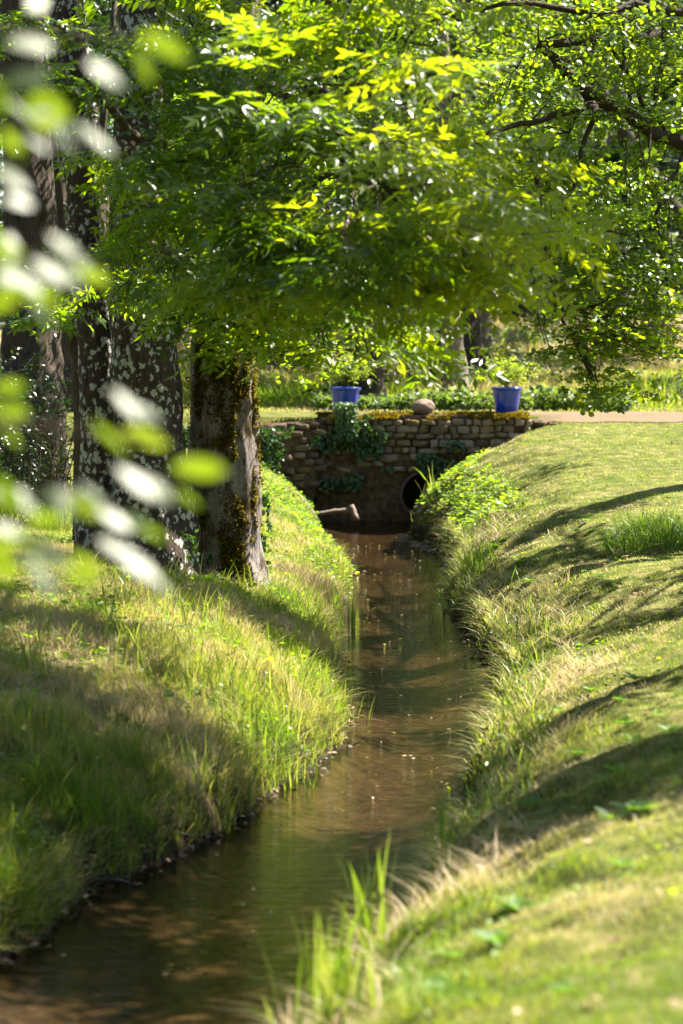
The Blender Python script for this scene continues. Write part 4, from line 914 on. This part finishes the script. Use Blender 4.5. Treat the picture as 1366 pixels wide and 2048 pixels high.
# ------------------------------------------------------------------ foreground shrub, thrown out of focus
tb = np.array([-1.05, 3.9, 0.]); tb[2] = gz(tb)
rootN = thing('near_shrub', tb, 'very near out of focus leafy shrub reaching in at the left edge', 'shrub')
b = Batch(); stem = bend(tb, np.array([-.95, 3.9, 3.8]), 12, 0, .03); tube(b, stem, np.linspace(.035, .012, 12), 10); b.build('stem', M_twig, rootN)
H = nrm(SUN+nrm(np.array([.08, -1, .05])))
blobs = [  # photo px,row, leaf length px, direction deg, kind (1 sheen, 0 translucent)
 (190,270,105,-30,1),(215,140,90,-20,1),(110,215,90,10,1),(50,150,110,20,1),(40,240,100,-60,1),(100,290,85,-80,1),(20,355,100,-35,1),(60,60,110,30,1),(330,80,110,-15,0),(300,120,80,-40,0),(60,280,100,70,0),(-10,190,90,0,0),
 (155,480,120,-12,1),(100,540,90,-30,1),(40,490,85,60,1),(35,570,100,-50,1),(150,545,80,-20,1),(185,545,80,-15,0),(20,440,90,80,0),(80,590,100,-15,0),(-5,610,80,0,0),(0,530,90,40,1),
 (25,815,100,-5,0),(50,820,50,-40,1),(5,870,80,-60,0),
 (240,820,95,-70,1),(305,805,70,10,1),(300,862,110,0,0),(215,880,100,-50,0),(400,920,120,15,0),(390,915,60,0,1),(380,990,70,-20,0),
 (280,950,110,-20,1),(200,960,90,10,1),(120,980,110,15,1),(60,990,90,0,1),(170,1010,80,-30,0),(320,970,90,-25,1),(230,1030,90,-20,1),(90,1040,100,5,0),(30,1040,90,20,1),
 (110,1085,130,-5,1),(50,1110,80,30,1),(285,1040,90,-15,1),(300,1075,60,-50,0),(270,1130,130,-38,1),(310,1165,90,-45,1),(80,1160,80,-60,1),(180,1120,90,-20,0),(20,1130,90,60,0),(150,1160,80,-30,0),(230,1095,80,-30,1)]
for q in list(blobs):
    for _ in range(int(q[0] < 130)): blobs.append((q[0]+R.normal(0, 45)-18, q[1]+R.normal(0, 40), 65+30*R.random(), R.normal(-10, 45), int(R.random() < .3)))
b = Batch(); bt = Batch()
DETAIL = (np.array([(x_, y_*s_, -.10*x_*x_+.05*abs(y_)) for x_, y_ in ((0, 0), (.12, .09), (.3, .18), (.5, .21), (.7, .18), (.87, .10), (1, 0)) for s_ in (-1, 0, 1)]), [(i*3+j, (i+1)*3+j, (i+1)*3+j+1, i*3+j+1) for i in range(6) for j in range(2)])
ends = []
for (px, row, ln, dg, kd) in blobs:
    d0 = 3.75+.35*R.random(); p = P(px, row, d0); L = ln*d0/FPX*1.0; a = radians(dg)
    dd = np.array([cos(a), R.normal(0, .25), sin(a)]); p = p-nrm(dd)*L*.5
    if kd: up = nrm(H+R.normal(0, .17, 3))
    else: up = nrm(nrm(SUN+np.array([0, 1, 0]))+R.normal(0, .25, 3))
    dd = dd-up*np.dot(dd, up)
    leaves(b, DETAIL, p[None], dd[None], up[None], L, np.array([.2+.5*R.random()])); ends.append(p)
b.build('foliage', [M_near], rootN)
hubs_ = [np.array([-.95, 3.9, z]) for z in (3.55, 3.2, 2.95, 2.75)]
for hz, (ex, ez) in zip(hubs_, ((330, 90), (190, 520), (330, 880), (290, 1120))):
    q = bend(hz, P(ex, ez, 3.9), 8, .04, .05); tube(bt, q, np.linspace(.008, .003, 8), 6)
bt.build('twigs', M_twig, rootN)

# ------------------------------------------------------------------ trees to the right, outside the picture, whose crowns shade the ground
def shader_clump(px, row, zg, hgt, r, n):
    d = (CAMH-zg)*FPX/(row-680); g = P(px, row, d); g[2] = zg; t = hgt/SUN[2]; return g+SUN*t, np.array([r[0], r[1], r[2]]), n, .5
S = shader_clump
def shadetree(name, loc, label, masses, seed, r0=.3):
    loc = np.array(loc, float); top = np.mean([m[0] for m in masses], axis=0); top[2] += .5
    return stdtree(name, loc, label, [loc+[0, 0, 2+1.4], (loc+top)/2+[0, 0, 1.5], top], [r0, r0*.8, r0*.6, .06], M_barkD, masses, M_alder, .13, seed=seed, per=10, tl=.6)
shadetree('bank_tree', (8.3, 17, 0), 'tree on the right bank outside the picture shading the near lawn', [S(1340, 1420, 1.15, 6.5, (1.1, .55, .5), 180), S(1250, 1450, 1.15, 6.5, (.9, .5, .5), 144), S(1120, 1500, 1.1, 6.8, (.6, .45, .5), 108), S(1010, 1570, .9, 7, (.5, .4, .4), 82), S(1340, 1520, 1.15, 6.4, (.5, .2, .3), 46)], 51)
shadetree('bank_tree', (5.2, 19.2, 0), 'tree on the right bank shading the near water and left bank', [S(780, 1660, 0, 7, (.9, .4, .4), 110), S(520, 1650, 0, 7, (.7, .35, .4), 70), S(760, 1720, 0, 7, (.9, .45, .4), 90), S(500, 1720, 0, 7, (.9, .5, .4), 90), S(300, 1790, 0, 7, (.8, .5, .4), 80), S(620, 1800, 0, 7.2, (.9, .4, .4), 80), S(560, 1900, 0, 7.2, (1.0, .3, .4), 80), S(250, 1900, 0, 7.2, (.9, .3, .4), 80),
    S(250, 1430, .7, 6.5, (.9, .6, .4), 60), S(80, 1400, .9, 6.5, (.8, .5, .4), 55), S(120, 1600, .6, 6.5, (.9, .5, .4), 80), S(330, 1560, .5, 6.5, (.5, .5, .4), 36), S(120, 1720, .4, 6.5, (.6, .4, .4), 50)], 52)
shadetree('bank_tree', (9.5, 27, 0), 'slim tree on the right bank casting bands of shade over the lawn', [S(1320, 1125, 1.2, 5.5, (1.1, .3, .4), 108), S(1200, 1150, 1.15, 5.5, (.9, .2, .3), 54), S(1330, 1080, 1.2, 5.5, (.8, .15, .3), 39), S(1180, 1000, 1.35, 5.8, (1.4, .22, .3), 90), S(1060, 1020, 1.2, 5.8, (.8, .3, .3), 54), S(1150, 955, 1.4, 6, (1.2, .12, .3), 50)], 53)
shadetree('bank_tree', (6.2, 34, 0), 'tree whose shade falls across the middle of the stream', [S(800, 1122, 0, 7.8, (1.2, .5, .3), 60), S(800, 1175, 0, 7.5, (1.2, .22, .3), 50), S(800, 1212, 0, 7.5, (1.2, .35, .3), 60), S(820, 1262, 0, 7.4, (1.2, .42, .3), 80), S(830, 1310, 0, 7.4, (1.1, .12, .2), 26), S(850, 1360, 0, 7.3, (1.1, .35, .3), 66), S(560, 1250, .5, 7, (.9, .5, .4), 60), S(430, 1210, .8, 7, (.8, .5, .4), 50)], 54)
shadetree('roadside_tree', (8.6, 52.5, 0), 'tree beyond the bridge shading the lawn strip behind its left end', [S(560, 815, 1.75, 8, (1.6, 1.2, .6), 120), S(640, 818, 1.75, 8, (1.2, 1, .5), 80), S(400, 812, 1.75, 8, (1.6, 1.2, .6), 90)], 55)
# broad upright blades among the grass of the left bank, and rough tufts along the right edge
b = Batch(); n = 3400; y = scatter(n, 13.5, 27, -1.2); l, r = edges(y); x = l-2.0*R.random(n)**1.3+.03
k = fbm(x*1.7+21, y*1.2, 3) > .49; x, y = x[k], y[k]; n = len(x)
blades(b, x, y, height(x, y), .16+.2*R.random(n), .008+.006*R.random(n), .1+.45*R.random(n), np.clip(.7+R.normal(0, .25, n), 0, 1))
n = 2600; y = scatter(n, 9, 34, -1.2); l, r = edges(y); x = r+.5*R.random(n)**1.5; k = fbm(x*1.9+51, y*1.2, 3) > .5; x, y = x[k], y[k]; n = len(x)
blades(b, x, y, height(x, y), .12+.2*R.random(n), .007+.005*R.random(n), .2+.6*R.random(n), np.clip(.55+R.normal(0, .25, n), 0, 1))
stuff(b.build('sedge', M_reed), 'broad upright sedge blades scattered through the grass of both banks', 'sedge')
b = Batch(); n = 15000; y = scatter(n, 7, 34, -1.4); l, r = edges(y); sd_ = R.random(n) < .5; x = np.where(R.random(n) < .65, l-.1-2.6*R.random(n), r+.1+.6*R.random(n))
k = fbm(x*1.3+71, y*1.0, 3) > .5; x, y = x[k], y[k]; n = len(x)
blades(b, x, y, height(x, y)+.01, .10+.16*R.random(n), .003+.004*R.random(n), .9+.9*R.random(n), np.clip(.95+R.normal(0, .1, n), 0, 1))
stuff(b.build('dry_stalks', M_grass), 'pale dead grass stalks leaning over both banks', 'dry grass')

# debris where the banks meet the water
b = Batch(); n = 3600; y = scatter(n, 10, 40, -1.3); l, r = edges(y); left = R.random(n) < .5; off = R.normal(.02, .07, n); x = np.where(left, l-off, r+off)
z = np.maximum(height(x, y), 0)+.012+.02*R.random(n)
leaves(b, BROAD, np.stack([x, y, z], -1), R.normal(0, 1, (n, 3))*[1, 1, .25], np.array([0, 0, 1])+R.normal(0, .5, (n, 3)), .045*(.4+R.random(n)), R.random(n))
stuff(b.build('leaf_litter', leafmat('dead_leaf', G3((.03, .018, .01), (.12, .075, .04), (.34, .22, .12)), G3((.03, .018, .01), (.1, .06, .03), (.3, .18, .08)), .15, .7)), 'brown dead leaves caught along both water edges', 'leaf litter')
b = Batch(); n = 700; y = scatter(n, 7, 42, -1.2); l, r = edges(y); x = r+.8+3.5*R.random(n); z = height(x, y)+.03
leaves(b, BROAD, np.stack([x, y, z], -1), R.normal(0, 1, (n, 3))*[1, 1, .3], np.array([0, 0, 1])+R.normal(0, .4, (n, 3)), .05*(.5+.7*R.random(n)), .6+.4*R.random(n))
stuff(b.build('fallen_leaves', bpy.data.materials['dead_leaf']), 'dry fallen leaves scattered over the right lawn', 'leaf litter')
# overhanging blades trailing to the water
b = Batch(); n = 9000; y = scatter(n, 10, 36, -1.5); l, r = edges(y); left = R.random(n) < .55; off = .02+.16*R.random(n); x = np.where(left, l-off, r+off)
k = fbm(x*2.2+91, y*1.8, 3) > .43; x, y, left = x[k], y[k], left[k]; n = len(x); ang = np.where(left, 0, pi)+R.normal(0, .8, n)
blades(b, x, y, height(x, y), .14+.2*R.random(n), .004+.005*R.random(n), .7+.8*R.random(n), np.clip(R.normal(.45, .3, n), 0, 1), 0, .9, ang)
stuff(b.build('trailing_grass', M_grass), 'grass trailing over the water along both edges', 'grass')
# roots and sticks poking from the banks
for i_, (px, row, d, dx, lab) in enumerate(((300, 1700, 15.0, .35, 'dark broken stick lying at the left water edge in the shade'), (180, 1790, 13.9, .3, 'bare root poking from the shaded left bank at the water'), (990, 1330, 24.0, -.2, 'dark twig hanging from the right bank over the water'), (640, 1490, 19.2, .25, 'thin curved stick floating off the left bank'))):
    c = P(px, row, d); c[2] = .04; root = thing('stick', c, lab, 'stick', 'sticks at the water edge'); b = Batch()
    tube(b, bend(c, c+[dx, R.normal(0, .1), .03], 7, .08, .2), np.linspace(.012, .005, 7), 6); b.build('stem', M_rock, root)

b = Batch(); m = 130; y = scatter(m, 6, 30, -1.2); l, r = edges(y); x = r+.5+3.0*R.random(m)**1.2; k = np.abs(x) < HW*y+.4; x, y = x[k], y[k]
for x_, y_ in zip(x, y):
    n = 9; a = np.arange(n)/n*2*pi+R.random(); d = np.stack([np.cos(a), np.sin(a), .25+.35*R.random(n)], -1); p = np.array([x_, y_, float(height(x_, y_))+.015])
    leaves(b, BROAD, np.repeat(p[None], n, 0), d, np.array([0, 0, 1])+R.normal(0, .15, (n, 3)), (.05+.05*R.random())*(.7+.5*R.random(n)), np.clip(.1+R.normal(0, .1, n), 0, 1))
stuff(b.build('plantain_rosettes', M_weed), 'flat leafy weed rosettes dotted through the right lawn', 'ground plants')
